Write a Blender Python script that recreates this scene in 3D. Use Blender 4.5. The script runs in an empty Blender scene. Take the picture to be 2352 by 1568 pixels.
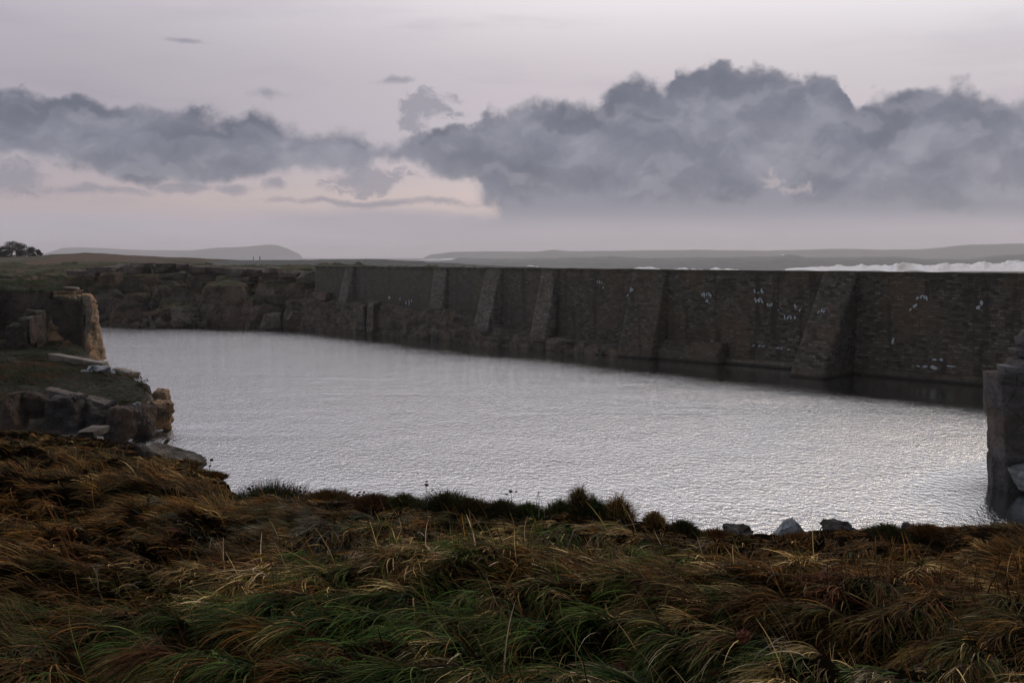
import bpy, bmesh, math, random
import numpy as np
from mathutils import Vector, Matrix

random.seed(7)
rng = np.random.default_rng(11)
SC = bpy.context.scene
COL = SC.collection
R = math.radians

# ---------------------------------------------------------------- camera
EYE = 9.0                         # metres above the pool
F = 2287.0                        # focal length in photo units (2352 wide)
PITCH = math.atan((784 - 590) / F)
cam_d = bpy.data.cameras.new('camera')
cam = bpy.data.objects.new('camera', cam_d)
COL.objects.link(cam)
cam_d.sensor_width = 36
cam_d.lens = 36 * F / 2352
cam_d.clip_start = 0.1
cam_d.clip_end = 60000
cam.location = (0, 0, EYE)
cam.rotation_euler = (R(90) - PITCH, 0, 0)
SC.camera = cam
cp, sp_ = math.cos(PITCH), math.sin(PITCH)


def ray(x, y):
    dx = (x - 1176) / F
    dy = (784 - y) / F
    return np.array([dx, cp + dy * sp_, -sp_ + dy * cp])


def at(x, y, d):
    """point seen at photo position x, y at ground distance d (world y)"""
    r = ray(x, y)
    return np.array([0, 0, EYE]) + r * (d / r[1])


def at_z(x, y, z):
    r = ray(x, y)
    return np.array([0, 0, EYE]) + r * ((z - EYE) / r[2])


def lin(r, g, b):
    def f(c):
        c /= 255
        return c / 12.92 if c < .04045 else ((c + .055) / 1.055) ** 2.4
    return (f(r), f(g), f(b), 1)


# ---------------------------------------------------------------- node helper
class N:
    def __init__(s, tree):
        s.t = tree
        s.n = tree.nodes
        s.l = tree.links

    def new(s, kind, **kw):
        n = s.n.new(kind)
        for k, v in kw.items():
            setattr(n, k, v)
        return n

    def put(s, sock, v):
        if isinstance(v, bpy.types.NodeSocket):
            s.l.new(v, sock)
        elif isinstance(v, (tuple, list)):
            if len(sock.default_value) == 3 and len(v) == 4:
                v = v[:3]
            sock.default_value = v
        else:
            try:
                sock.default_value = v
            except TypeError:
                sock.default_value = (v, v, v)

    def m(s, op, a, b=None, c=None, clamp=False):
        n = s.new('ShaderNodeMath', operation=op)
        n.use_clamp = clamp
        s.put(n.inputs[0], a)
        if b is not None:
            s.put(n.inputs[1], b)
        if c is not None:
            s.put(n.inputs[2], c)
        return n.outputs[0]

    def vm(s, op, a, b=None):
        n = s.new('ShaderNodeVectorMath', operation=op)
        s.put(n.inputs[0], a)
        if b is not None:
            s.put(n.inputs[1], b)
        return n.outputs[0]

    def mix(s, f, a, b):
        n = s.new('ShaderNodeMix', data_type='RGBA')
        n.clamp_factor = True
        s.put(n.inputs[0], f)
        s.put(n.inputs[6], a)
        s.put(n.inputs[7], b)
        return n.outputs[2]

    def rng(s, v, a, b, c=0.0, d=1.0, smooth=True):
        n = s.new('ShaderNodeMapRange')
        n.interpolation_type = 'SMOOTHSTEP' if smooth else 'LINEAR'
        n.clamp = True
        s.put(n.inputs[0], v)
        for i, q in enumerate((a, b, c, d)):
            s.put(n.inputs[1 + i], q)
        return n.outputs[0]

    def noise(s, vec, scale, detail=4, rough=.55, dist=0.0, col=False):
        n = s.new('ShaderNodeTexNoise')
        s.put(n.inputs['Vector'], vec)
        s.put(n.inputs['Scale'], scale)
        n.inputs['Detail'].default_value = detail
        n.inputs['Roughness'].default_value = rough
        n.inputs['Distortion'].default_value = dist
        return n.outputs['Color' if col else 'Fac']

    def voro(s, vec, scale, feature='F1', out='Distance', rand=1.0):
        n = s.new('ShaderNodeTexVoronoi', feature=feature)
        s.put(n.inputs['Vector'], vec)
        s.put(n.inputs['Scale'], scale)
        n.inputs['Randomness'].default_value = rand
        return n.outputs[out]

    def scale(s, vec, x, y, z):
        n = s.new('ShaderNodeMapping')
        s.put(n.inputs[0], vec)
        n.inputs['Scale'].default_value = (x, y, z)
        return n.outputs[0]

    def xyz(s, vec):
        n = s.new('ShaderNodeSeparateXYZ')
        s.put(n.inputs[0], vec)
        return n.outputs

    def comb(s, x, y, z):
        n = s.new('ShaderNodeCombineXYZ')
        for i, v in enumerate((x, y, z)):
            s.put(n.inputs[i], v)
        return n.outputs[0]


# ---------------------------------------------------------------- world
SUN_AZ, SUN_EL = R(46), R(40)          # azimuth to the right of the view (+Y), elevation
world = bpy.data.worlds.new("World")
SC.world = world
world.use_nodes = True
world.node_tree.nodes.clear()
w = N(world.node_tree)
SKYGAIN = 10.0
wout = w.new('ShaderNodeOutputWorld')
wbg = w.new('ShaderNodeBackground')
wbg.inputs['Strength'].default_value = 0.1
w.l.new(wbg.outputs[0], wout.inputs[0])
sky = w.new('ShaderNodeTexSky', sky_type='NISHITA')
sky.sun_disc = False
sky.sun_elevation = SUN_EL
sky.sun_rotation = SUN_AZ
gen = w.new('ShaderNodeTexCoord').outputs['Generated']
gx, gy, gz = w.xyz(gen)
az = w.m('ARCTAN2', gx, gy)
el = w.m('ARCSINE', gz)
AZ0, AZW, ELW = -0.62, 1.24, 0.32


def azel(x, y):
    r = ray(x, y)
    return math.atan2(r[0], r[1]), math.atan2(r[2], math.hypot(r[0], r[1]))


# turbulence of the cloud edges
D0_ = w.comb(az, el, 0.0)


def _warp(sc, amp, det, off):
    c_ = w.noise(w.vm('ADD', D0_, (off, off * .7, 0)), sc, det, .6, 0, True)
    return w.vm('MULTIPLY', w.vm('SUBTRACT', c_, (.5, .5, .5)), (amp, amp, 0.0))


D1_ = w.vm('ADD', w.vm('ADD', D0_, _warp(13, .045, 2, 1.3)), w.vm('ADD', _warp(38, .024, 3, 4.1), _warp(110, .0065, 4, 7.7)))
az_t, el_t, _z = w.xyz(D0_)
azw, elw, _z = w.xyz(D1_)
azn = w.m('DIVIDE', w.m('SUBTRACT', azw, AZ0), AZW, clamp=True)


def curve(pts):
    n = w.new('ShaderNodeFloatCurve')
    c = n.mapping.curves[0]
    pp = []
    for x, y in pts:
        a, e = azel(x, y)
        pp.append(((a - AZ0) / AZW, e / ELW))
    pp = [(0.0, pp[0][1])] + pp + [(1.0, pp[-1][1])]
    while len(c.points) < len(pp):
        c.points.new(.5, .5)
    for p, q in zip(c.points, pp):
        p.location = q
        p.handle_type = 'AUTO_CLAMPED'
    n.mapping.use_clip = False
    n.mapping.update()
    w.put(n.inputs['Value'], azn)
    return w.m('MULTIPLY', n.outputs[0], ELW)


D = w.comb(az, w.m('MULTIPLY', el, 1.0), 0.0)
big = w.noise(D, 9, 6, .6)
fine = w.noise(D, 34, 8, .62, .3)
streak = w.noise(w.scale(D, 3.0, 17.0, 1), 1.0, 5, .55, .3)
puffv = w.voro(w.vm('ADD', D, w.vm('SCALE', w.noise(D, 22, 4, .6, 0, True), None)), 26, 'SMOOTH_F1')
for n_ in w.n:
    if n_.bl_idname == 'ShaderNodeVectorMath' and n_.operation == 'SCALE':
        n_.inputs['Scale'].default_value = 0.035
puff = w.m('SUBTRACT', .45, puffv)
top_e = curve([(0, 205), (60, 206), (110, 226), (150, 233), (180, 214), (250, 228), (330, 235), (400, 238), (450, 246),
               (520, 264), (545, 270), (570, 250), (600, 255), (650, 275), (700, 286), (760, 288), (790, 278), (830, 286),
               (855, 312), (885, 335), (930, 320), (960, 306), (1000, 296), (1060, 286), (1100, 252), (1120, 236),
               (1150, 246), (1200, 226), (1240, 216), (1300, 223), (1350, 227), (1390, 207), (1440, 180), (1490, 184),
               (1530, 210), (1550, 168), (1590, 152), (1610, 132), (1650, 130), (1690, 147), (1700, 160), (1750, 152),
               (1800, 166), (1860, 178), (1875, 157), (1900, 154), (1940, 172), (1957, 232), (1990, 207), (2060, 197),
               (2100, 194), (2150, 177), (2200, 171), (2260, 182), (2300, 207), (2352, 226), (2420, 190), (2520, 240)])
bot_e = curve([(0, 350), (130, 352), (160, 392), (300, 412), (500, 408), (760, 388), (800, 402), (900, 380), (1000, 408),
               (1085, 410), (1110, 452), (1300, 450), (1700, 448), (1780, 400), (1860, 452), (2000, 458), (2352, 462), (2500, 460)])
# main bank: cauliflower upper edge, soft lower edge
ed = w.m('MULTIPLY', w.m('SUBTRACT', fine, .5), .020)
ed = w.m('ADD', ed, w.m('MULTIPLY', puff, .020))
ctop = w.m('SUBTRACT', w.m('ADD', top_e, ed), elw)
soft = w.rng(w.noise(D, 6, 2), .3, .7, .0055, .018)
m_top = w.rng(ctop, -0.002, soft)
cb = w.m('SUBTRACT', elw, w.m('ADD', bot_e, w.m('MULTIPLY', w.m('SUBTRACT', big, .5), .05)))
m_bot = w.rng(cb, -0.010, 0.006)
main = w.m('MULTIPLY', m_top, m_bot)


fine2 = w.noise(w.scale(D1_, 1.0, 1.8, 1), 42, 7, .62, .2)


def blob(x, y, rx, ry, edge=.5, nz=.9):
    """small cloud around photo direction x, y"""
    a, e = azel(x, y)
    u = w.m('DIVIDE', w.m('SUBTRACT', azw, a), rx / F)
    v = w.m('DIVIDE', w.m('SUBTRACT', w.m('ADD', el, w.m('MULTIPLY', w.m('SUBTRACT', elw, el), min(1.0, ry / 25))), e), ry / F)
    q = w.m('SQRT', w.m('ADD', w.m('MULTIPLY', u, u), w.m('MULTIPLY', v, v)))
    q = w.m('ADD', q, w.m('MULTIPLY', w.m('SUBTRACT', fine2, .5), nz * 3.4))
    return w.rng(q, 1.0 + edge * .3, 1.0 - edge)


small = None
for a_ in ((845, 418, 90, 34, .5, .8), (985, 248, 80, 36, .5, .9), (600, 222, 46, 12, .9, .6), (890, 188, 40, 9, 1, .6),
           (430, 437, 85, 11, .6, .5), (20, 412, 75, 48, .6, .7), (435, 95, 40, 6, .9, .5), (640, 428, 35, 14, .8, .7),
           (860, 468, 280, 10, .8, .5), (200, 440, 150, 12, .9, .6), (950, 280, 40, 30, .6, .9), (530, 440, 50, 12, .8, .7)):
    b_ = blob(*a_)
    small = b_ if small is None else w.m('MAXIMUM', small, b_)
# lower grey-lilac veil near the horizon; right part closes under the bank
low = w.m('ADD', w.m('MULTIPLY', w.m('SUBTRACT', streak, .5), .05), el)
lowm = w.rng(low, azel(1176, 455)[1], azel(1176, 515)[1])
right_fill = w.m('MULTIPLY', w.rng(w.m('ADD', az, w.m('MULTIPLY', w.m('SUBTRACT', big, .5), .15)), azel(1070, 400)[0], azel(1130, 400)[0]),
                 w.rng(el, azel(1176, 400)[1], azel(1176, 430)[1]))
veilm = w.m('MAXIMUM', lowm, right_fill)
# ---- colours
c_hi = lin(216, 209, 212)
c_mid = lin(203, 194, 200)
c_warm = lin(232, 206, 190)
c_low = lin(170, 165, 175)
c_cd = lin(103, 108, 122)
c_cm = lin(122, 126, 140)
c_cl = lin(153, 151, 162)
base = w.mix(w.rng(el, .0, .12), c_warm, c_mid)
base = w.mix(w.rng(el, .12, .27), base, c_hi)
# thin high streaks
base = w.mix(w.m('MULTIPLY', w.rng(streak, .50, .72), .34), base, lin(163, 157, 168))
# left is duskier, right is brighter
lr = w.rng(az, -0.50, 0.15)
base = w.mix(w.m('MULTIPLY', w.m('SUBTRACT', 1.0, lr), .48), base, lin(132, 130, 148))
base = w.mix(w.m('MULTIPLY', w.rng(az, .05, .5), w.rng(el, .12, .25, 0, .55)), base, lin(220, 219, 222))
veil_c = w.mix(w.rng(streak, .4, .65), c_low, lin(180, 174, 184))
veil_c = w.mix(w.m('MULTIPLY', right_fill, w.rng(el, azel(1176, 540)[1], azel(1176, 470)[1])), veil_c, lin(134, 136, 151))
base = w.mix(w.m('MULTIPLY', veilm, .92), base, veil_c)
base = w.mix(w.m('MULTIPLY', small, .66), base, lin(136, 136, 151))
# bank shading: dark slate near the top rim, paler lobes inside, hazy at the base
inner = w.noise(w.vm('ADD', w.scale(D, 1.0, 1.35, 1), (3.3, 1.7, 0)), 8, 7, .52, .45)
lobes = w.voro(w.vm('ADD', w.scale(D, 1, 1.3, 1), w.vm('SCALE', w.noise(D, 14, 4, .6, 0, True), None)), 9, 'SMOOTH_F1')
for n_ in w.n:
    if n_.bl_idname == 'ShaderNodeVectorMath' and n_.operation == 'SCALE' and n_.inputs['Scale'].default_value != 0.035:
        n_.inputs['Scale'].default_value = 0.08
shade = w.m('ADD', w.m('MULTIPLY', inner, .75), w.m('MULTIPLY', lobes, .32))
bc = w.mix(w.rng(shade, .40, .60), c_cd, c_cm)
bc = w.mix(w.rng(shade, .54, .70, 0, .9), bc, c_cl)
rim = w.m('MULTIPLY', w.rng(ctop, .004, .020, 1, 0), w.rng(inner, .40, .58))
bc = w.mix(w.m('MULTIPLY', rim, .22), bc, lin(176, 168, 176))
# second, nearer tier of billows inside the bank
tier = w.m('SUBTRACT', w.m('ADD', curve([(0, 300), (200, 262), (400, 300), (600, 300), (800, 330), (1000, 330), (1180, 262), (1330, 300), (1450, 262), (1530, 290), (1640, 228), (1760, 310), (1860, 240), (2000, 330), (2150, 280), (2352, 330)]), ed), elw)
tm_ = w.m('MULTIPLY', w.rng(tier, 0.0, .007), w.rng(tier, .060, .012))
bc = w.mix(w.m('MULTIPLY', tm_, .30), bc, lin(152, 153, 167))
# billows: crests facing up are paler than their undersides
Db = w.vm('ADD', D0_, w.vm('ADD', _warp(13, .05, 3, 9.1), _warp(45, .018, 4, 2.2)))
na = w.noise(w.scale(Db, 1, 1.5, 1), 15, 4, .5)
nb = w.noise(w.vm('ADD', w.scale(Db, 1, 1.5, 1), (-.006, .018, 0)), 15, 4, .5)
lit_ = w.m('SUBTRACT', na, nb)
bc = w.mix(w.m('MULTIPLY', w.rng(lit_, .0, .12), .30), bc, lin(166, 165, 177))
bc = w.mix(w.m('MULTIPLY', w.rng(lit_, .0, -.12), .38), bc, lin(96, 101, 119))
bc = w.mix(w.m('MULTIPLY', w.rng(cb, .025, 0.0), .2), bc, c_low)
base = w.mix(w.m('MULTIPLY', main, .96), base, bc)
# bright break in the bank on the right
brk = w.m('MULTIPLY', w.m('MAXIMUM', blob(1775, 408, 30, 20, .8, 1.6), blob(1835, 436, 45, 12, .8, 1.6)), .42)
base = w.mix(brk, base, lin(205, 190, 190))
# clear-air sky seen a little through everything
nish = w.vm('MULTIPLY', sky.outputs[0], (.012, .012, .012))
# zenith and unseen sky behind the camera darkened to keep facing stone dark
gyr = w.m('SUBTRACT', gy, w.m('MULTIPLY', w.m('MAXIMUM', gx, 0.0), .42))
behind = w.rng(gyr, 0.36, -0.02)
back_c = w.mix(w.noise(gen, 2.5, 4), lin(46, 50, 62), lin(72, 76, 90))
# unseen sky above the bank boosted to brighten the water, most towards the right
hi = w.m('MULTIPLY', w.rng(el, .16, .46), w.rng(el, 1.15, .75))
base = w.vm('MULTIPLY', base, w.comb(*[w.m('ADD', 1.0, w.m('MULTIPLY', w.m('MULTIPLY', hi, w.rng(az, -.7, .5, .68, 1.0)), k_)) for k_ in (1.5, 1.52, 1.55)]))
back_c = w.mix(w.rng(gx, .35, -.5), w.mix(.85, back_c, lin(16, 18, 24)), w.mix(.8, back_c, lin(178, 179, 184)))  # back left brightened for the buttress fronts, back right dimmed for their sides
base = w.mix(w.m('MULTIPLY', behind, w.rng(el, 0, .5, 1.0, .85)), base, back_c)
base = w.mix(w.m('MULTIPLY', w.rng(az, .56, .82), .93), base, lin(40, 43, 54))  # unseen sky right of the frame dimmed so the buttress sides go dark
overhead = w.rng(el, .85, 1.3)
base = w.mix(w.m('MULTIPLY', overhead, .6), base, lin(125, 130, 148))
tot = w.vm('ADD', w.vm('MULTIPLY', base, (SKYGAIN,) * 3), w.vm('MULTIPLY', nish, (1, 1, 1)))
w.l.new(tot, wbg.inputs['Color'])

sun_d = bpy.data.lights.new('sun', 'SUN')
sun = bpy.data.objects.new('sun', sun_d)
COL.objects.link(sun)
sun_d.energy = 0.85
sun_d.angle = R(20)
sun_d.color = (1.0, .80, .62)
sdir = Vector((math.sin(SUN_AZ) * math.cos(SUN_EL), math.cos(SUN_AZ) * math.cos(SUN_EL), math.sin(SUN_EL)))
sun.rotation_euler = sdir.to_track_quat('Z', 'Y').to_euler()

SC.view_settings.view_transform = 'Standard'
SC.view_settings.look = 'None'
SC.view_settings.exposure = 0.0
SC.view_settings.gamma = 1.0
SC.cycles.volume_bounces = 2
SC.cycles.max_bounces = 6
SC.cycles.use_denoising = True


# ---------------------------------------------------------------- numpy noise
def _h(ix, iy, iz, seed):
    n = (ix.astype(np.int64) * 73856093) ^ (iy.astype(np.int64) * 19349663) ^ (iz.astype(np.int64) * 83492791) ^ (seed * 2654435761 & 0x7fffffff)
    n = (n ^ (n >> 13)) * 1274126177 & 0x7fffffff
    n = (n ^ (n >> 16)) * 668265263 & 0x7fffffff
    return (n ^ (n >> 15)) / float(0x7fffffff)


def vnoise(x, y, z=None, seed=0):
    x = np.asarray(x, float)
    y = np.asarray(y, float)
    z = np.zeros_like(x) if z is None else np.asarray(z, float)
    ix, iy, iz = np.floor(x), np.floor(y), np.floor(z)
    fx, fy, fz = x - ix, y - iy, z - iz
    fx, fy, fz = [f * f * (3 - 2 * f) for f in (fx, fy, fz)]
    out = 0
    for a in (0, 1):
        for b in (0, 1):
            for c in (0, 1):
                wgt = (fx if a else 1 - fx) * (fy if b else 1 - fy) * (fz if c else 1 - fz)
                out = out + wgt * _h(ix + a, iy + b, iz + c, seed)
    return out * 2 - 1


def fbm(x, y, z=None, oct=4, seed=0, gain=.5):
    s, a, f, t = 0, 1, 1, 0
    for i in range(oct):
        s = s + a * vnoise(x * f, y * f, None if z is None else z * f, seed + i * 17)
        t += a
        a *= gain
        f *= 2.03
    return s / t


def cell(x, y, z, seed=0):
    """random value of the nearest jittered cell, and distance to border proxy"""
    ix, iy, iz = np.floor(x), np.floor(y), np.floor(z)
    best = np.full(np.shape(x), 9e9)
    sec = best.copy()
    val = np.zeros(np.shape(x))
    for a in (-1, 0, 1):
        for b in (-1, 0, 1):
            for c in (-1, 0, 1):
                cx, cy, cz = ix + a, iy + b, iz + c
                px = cx + .15 + .7 * _h(cx, cy, cz, seed)
                py = cy + .15 + .7 * _h(cx, cy, cz, seed + 5)
                pz = cz + .15 + .7 * _h(cx, cy, cz, seed + 9)
                d = (px - x) ** 2 + (py - y) ** 2 + (pz - z) ** 2
                v = _h(cx, cy, cz, seed + 13)
                m = d < best
                sec = np.where(m, best, np.minimum(sec, d))
                val = np.where(m, v, val)
                best = np.where(m, d, best)
    return val, np.sqrt(sec) - np.sqrt(best)


# ---------------------------------------------------------------- mesh helpers
def link(name, me, mats=(), parent=None, loc=(0, 0, 0)):
    o = bpy.data.objects.new(name, me)
    COL.objects.link(o)
    for m_ in (mats if isinstance(mats, (list, tuple)) else [mats]):
        me.materials.append(m_)
    o.location = loc
    if parent is not None:
        o.parent = parent
    return o


def mesh_np(name, V, Fq, smooth=True, colors=None):
    V = np.ascontiguousarray(V, dtype=np.float32)
    Fq = np.ascontiguousarray(Fq, dtype=np.int32)
    me = bpy.data.meshes.new(name)
    me.vertices.add(len(V))
    me.vertices.foreach_set('co', V.ravel())
    n, k = Fq.shape
    me.loops.add(n * k)
    me.loops.foreach_set('vertex_index', Fq.ravel())
    me.polygons.add(n)
    me.polygons.foreach_set('loop_start', np.arange(0, n * k, k, dtype=np.int32))
    me.polygons.foreach_set('loop_total', np.full(n, k, dtype=np.int32))
    if smooth:
        me.polygons.foreach_set('use_smooth', np.ones(n, dtype=bool))
    me.update(calc_edges=True)
    if colors is not None:
        ca = me.color_attributes.new('tint', 'FLOAT_COLOR', 'POINT')
        c4 = np.ones((len(V), 4), dtype=np.float32)
        c4[:, :3] = colors
        ca.data.foreach_set('color', c4.ravel())
    return me


def grid_faces(nu, nv):
    i = np.arange(nu - 1)[:, None] * nv + np.arange(nv - 1)[None, :]
    i = i.ravel()
    return np.stack([i, i + nv, i + nv + 1, i + 1], 1)


def struct(o, label=None):
    o['kind'] = 'structure'
    if label:
        o['label'] = label
    return o


def tag(o, label, cat, group=None, kind=None):
    o['label'] = label
    o['category'] = cat
    if group:
        o['group'] = group
    if kind:
        o['kind'] = kind
    return o


def empty(name, loc, rz=0):
    o = bpy.data.objects.new(name, None)
    COL.objects.link(o)
    o.location = loc
    o.rotation_euler = (0, 0, rz)
    o.empty_display_size = .2
    return o


# ---------------------------------------------------------------- materials
def mat(name):
    m_ = bpy.data.materials.new(name)
    m_.use_nodes = True
    t = N(m_.node_tree)
    b = t.n['Principled BSDF']
    b.inputs['Roughness'].default_value = .9
    b.inputs['Specular IOR Level'].default_value = .2
    return m_, t, b


def bump(t, b, h, strength=.5, dist=.1):
    n = t.new('ShaderNodeBump')
    n.inputs['Strength'].default_value = strength
    n.inputs['Distance'].default_value = dist
    t.put(n.inputs['Height'], h)
    t.l.new(n.outputs[0], b.inputs['Normal'])


def geo_pos(t):
    return t.new('ShaderNodeNewGeometry').outputs['Position']


def rock_mat(name, dark, light, warm, scale=1.0, warm_amt=.35, grass=None, lichen=.25):
    m_, t, b = mat(name)
    p = geo_pos(t)
    nz = t.noise(p, .9 * scale, 7, .62)
    n2 = t.noise(p, 4.5 * scale, 8, .7)
    strata = t.noise(t.scale(p, .5, .5, 3.2), 1.1 * scale, 5, .6, .5)
    f = t.m('ADD', t.m('MULTIPLY', nz, .45), t.m('ADD', t.m('MULTIPLY', n2, .3), t.m('MULTIPLY', strata, .25)))
    c = t.mix(t.rng(f, .38, .62), dark, light)
    c = t.mix(t.m('MULTIPLY', t.rng(t.noise(p, .55 * scale, 4, .6), .45, .62), warm_amt), c, warm)
    cr = t.voro(t.vm('ADD', p, t.vm('MULTIPLY', t.noise(p, 2 * scale, 4, .6, 0, True), (.5, .5, .5))), 1.15 * scale, 'DISTANCE_TO_EDGE')
    c = t.mix(t.m('MULTIPLY', t.rng(cr, .0, .04, .6, 0), t.rng(n2, .45, .6)), c, (.006, .006, .006, 1))
    c = t.mix(t.m('MULTIPLY', t.rng(t.noise(p, 6 * scale, 6, .7), .60, .68), lichen), c, (.32, .31, .27, 1))
    if grass:
        nn = t.new('ShaderNodeNewGeometry').outputs['Normal']
        up = t.xyz(nn)[2]
        gg = t.mix(t.rng(t.noise(p, 1.7 * scale, 6, .65), .35, .65), grass[0], grass[1])
        gg = t.mix(t.rng(t.noise(p, .5 * scale, 4, .6), .5, .68), gg, grass[2])
        up2 = t.m('ADD', up, t.m('MULTIPLY', t.m('SUBTRACT', n2, .5), .5))
        c = t.mix(t.rng(up2, .62, .80), c, gg)
    t.l.new(c, b.inputs['Base Color'])
    bump(t, b, t.m('ADD', f, t.m('MULTIPLY', t.rng(cr, 0, .06), .15)), .9, .35 / scale)
    return m_


GR = ((.030, .038, .014, 1), (.062, .066, .026, 1), (.070, .046, .022, 1))
M_cliff = rock_mat('granite_cliff', (.030, .027, .024, 1), (.22, .19, .16, 1), (.20, .14, .095, 1), .42, .5, GR, .3)
M_head = rock_mat('headland_rock', (.020, .018, .016, 1), (.085, .075, .062, 1), (.10, .07, .045, 1), .8, .4,
                  ((.012, .016, .006, 1), (.030, .034, .013, 1), (.03, .022, .011, 1)), .15)
M_prom = rock_mat('ledge_rock', (.022, .020, .018, 1), (.11, .098, .085, 1), (.12, .08, .05, 1), 1.0, .4,
                  ((.010, .014, .005, 1), (.026, .030, .011, 1), (.030, .022, .012, 1)), .2)
M_stack = rock_mat('ochre_granite_warm_lit', (.05, .036, .025, 1), (.38, .285, .185, 1), (.40, .24, .12, 1), 1.1, .7, None, .25)  # ochre stone, with the warm light on it put into the colour
M_bulge = rock_mat('brown_granite', (.032, .027, .023, 1), (.175, .145, .118, 1), (.18, .125, .085, 1), .6, .6, GR, .3)
M_slab = rock_mat('rim_slabs', (.06, .052, .048, 1), (.21, .18, .165, 1), (.20, .14, .115, 1), .8, .5, None, .3)
M_boul = rock_mat('boulder_rock', (.018, .016, .016, 1), (.095, .082, .076, 1), (.13, .075, .04, 1), 1.3, .4, None, .25)
M_dboul = rock_mat('dark_boulder_rock', (.016, .017, .019, 1), (.062, .062, .066, 1), (.07, .055, .045, 1), 1.5, .3, None, .3)
M_pale = rock_mat('pale_slab', (.14, .125, .11, 1), (.34, .31, .275, 1), (.30, .26, .2, 1), 1.5, .4, None, .4)
M_blue = rock_mat('blue_white_stone', (.15, .175, .20, 1), (.48, .53, .58, 1), (.25, .25, .25, 1), 3.0, .3, None, .4)
M_bank = rock_mat('bank_rock', (.05, .048, .044, 1), (.19, .175, .155, 1), (.16, .12, .08, 1), 2.2, .4, None, .5)
M_ledge = rock_mat('footing_rock', (.022, .020, .018, 1), (.145, .128, .108, 1), (.14, .10, .07, 1), 1.6, .5, None, .45)


def masonry(name, dark, mid, light, seed=0, warm=0.3):
    m_, t, b = mat(name)
    p = t.new('ShaderNodeTexCoord').outputs['Object']
    x, y, z = t.xyz(p)
    u = t.m('ADD', x, t.m('MULTIPLY', y, 1.0))
    wob = t.noise(p, .8, 3, .6)
    z2 = t.m('ADD', z, t.m('MULTIPLY', t.m('SUBTRACT', wob, .5), .5))
    uv = t.comb(t.m('ADD', u, t.m('MULTIPLY', t.noise(p, 1.7, 3), .9)), z2, 0.0)
    br = t.new('ShaderNodeTexBrick')
    t.put(br.inputs['Vector'], uv)
    br.inputs['Color1'].default_value = (0, 0, 0, 1)
    br.inputs['Color2'].default_value = (1, 1, 1, 1)
    br.inputs['Mortar'].default_value = (.5, .5, .5, 1)
    br.inputs['Scale'].default_value = 1.0
    br.inputs['Mortar Size'].default_value = .03
    br.inputs['Mortar Smooth'].default_value = .4
    br.inputs['Bias'].default_value = 0
    br.inputs['Brick Width'].default_value = .46
    br.inputs['Row Height'].default_value = .205
    br.offset = .5
    stone = br.outputs['Color']
    mortar = br.outputs['Fac']
    blot = t.noise(p, .33, 5, .6, .4)
    f = t.m('ADD', t.m('MULTIPLY', t.xyz(stone)[0], .45), t.m('MULTIPLY', t.noise(p, 2.6, 7, .72), .65))
    c = t.mix(t.rng(f, .25, .62), dark, mid)
    c = t.mix(t.rng(f, .62, .86), c, light)
    c = t.mix(t.m('MULTIPLY', t.rng(t.noise(p, .22, 4, .6), .44, .60), warm), c, (.115, .078, .048, 1))
    # damp streaks running down the face and darker wet foot
    stv = t.noise(t.comb(t.m('MULTIPLY', u, .9), t.m('MULTIPLY', z, .10), y), 1.0, 5, .6)
    c = t.mix(t.rng(stv, .52, .66, 0, .65), c, (.016, .014, .012, 1))
    c = t.mix(t.rng(blot, .55, .68, 0, .5), c, (.021, .019, .017, 1))
    c = t.mix(t.m('MULTIPLY', mortar, .38), c, (.012, .011, .010, 1))
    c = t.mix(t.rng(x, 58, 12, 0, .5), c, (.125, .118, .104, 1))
    # pale lime blooms
    bl = t.m('MULTIPLY', t.rng(t.noise(p, .5, 3), .58, .68), t.rng(t.noise(p, 3.1, 5, .7), .52, .62))
    c = t.mix(t.m('MULTIPLY', bl, .30), c, (.20, .22, .23, 1))
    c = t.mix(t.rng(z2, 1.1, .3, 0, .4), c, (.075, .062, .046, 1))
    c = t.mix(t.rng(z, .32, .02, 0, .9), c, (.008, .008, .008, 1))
    # thin moss and grime under the top edge
    c = t.mix(t.m('MULTIPLY', t.rng(z, 7.35, 7.75), t.rng(t.noise(p, 1.2, 4), .3, .6, .2, .8)), c, (.030, .028, .013, 1))
    t.l.new(c, b.inputs['Base Color'])
    bump(t, b, t.m('ADD', t.m('MULTIPLY', f, .6), t.m('MULTIPLY', mortar, -.8)), .8, .10)
    return m_


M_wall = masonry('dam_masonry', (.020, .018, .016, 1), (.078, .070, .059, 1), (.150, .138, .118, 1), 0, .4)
M_butt = masonry('buttress_masonry', (.050, .048, .043, 1), (.15, .142, .126, 1), (.26, .25, .22, 1), 0, .3)
M_lime, t, b = mat('white_lime')
b.inputs['Base Color'].default_value = (.34, .40, .43, 1)


def simple(name, c1, c2, scale=3, rough=.9):
    m_, t, b = mat(name)
    p = geo_pos(t)
    t.l.new(t.mix(t.rng(t.noise(p, scale, 5, .65), .35, .65), c1, c2), b.inputs['Base Color'])
    b.inputs['Roughness'].default_value = rough
    return m_


M_soil = simple('soil', (.004, .0034, .002, 1), (.013, .009, .005, 1), 5)
M_soil.node_tree.nodes['Principled BSDF'].inputs['Specular IOR Level'].default_value = 0.0
M_tint, t, b = mat('grass_blades')
at_ = t.new('ShaderNodeAttribute', attribute_name='tint')
t.l.new(at_.outputs['Color'], b.inputs['Base Color'])
b.inputs['Roughness'].default_value = .7
b.inputs['Specular IOR Level'].default_value = .07
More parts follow.
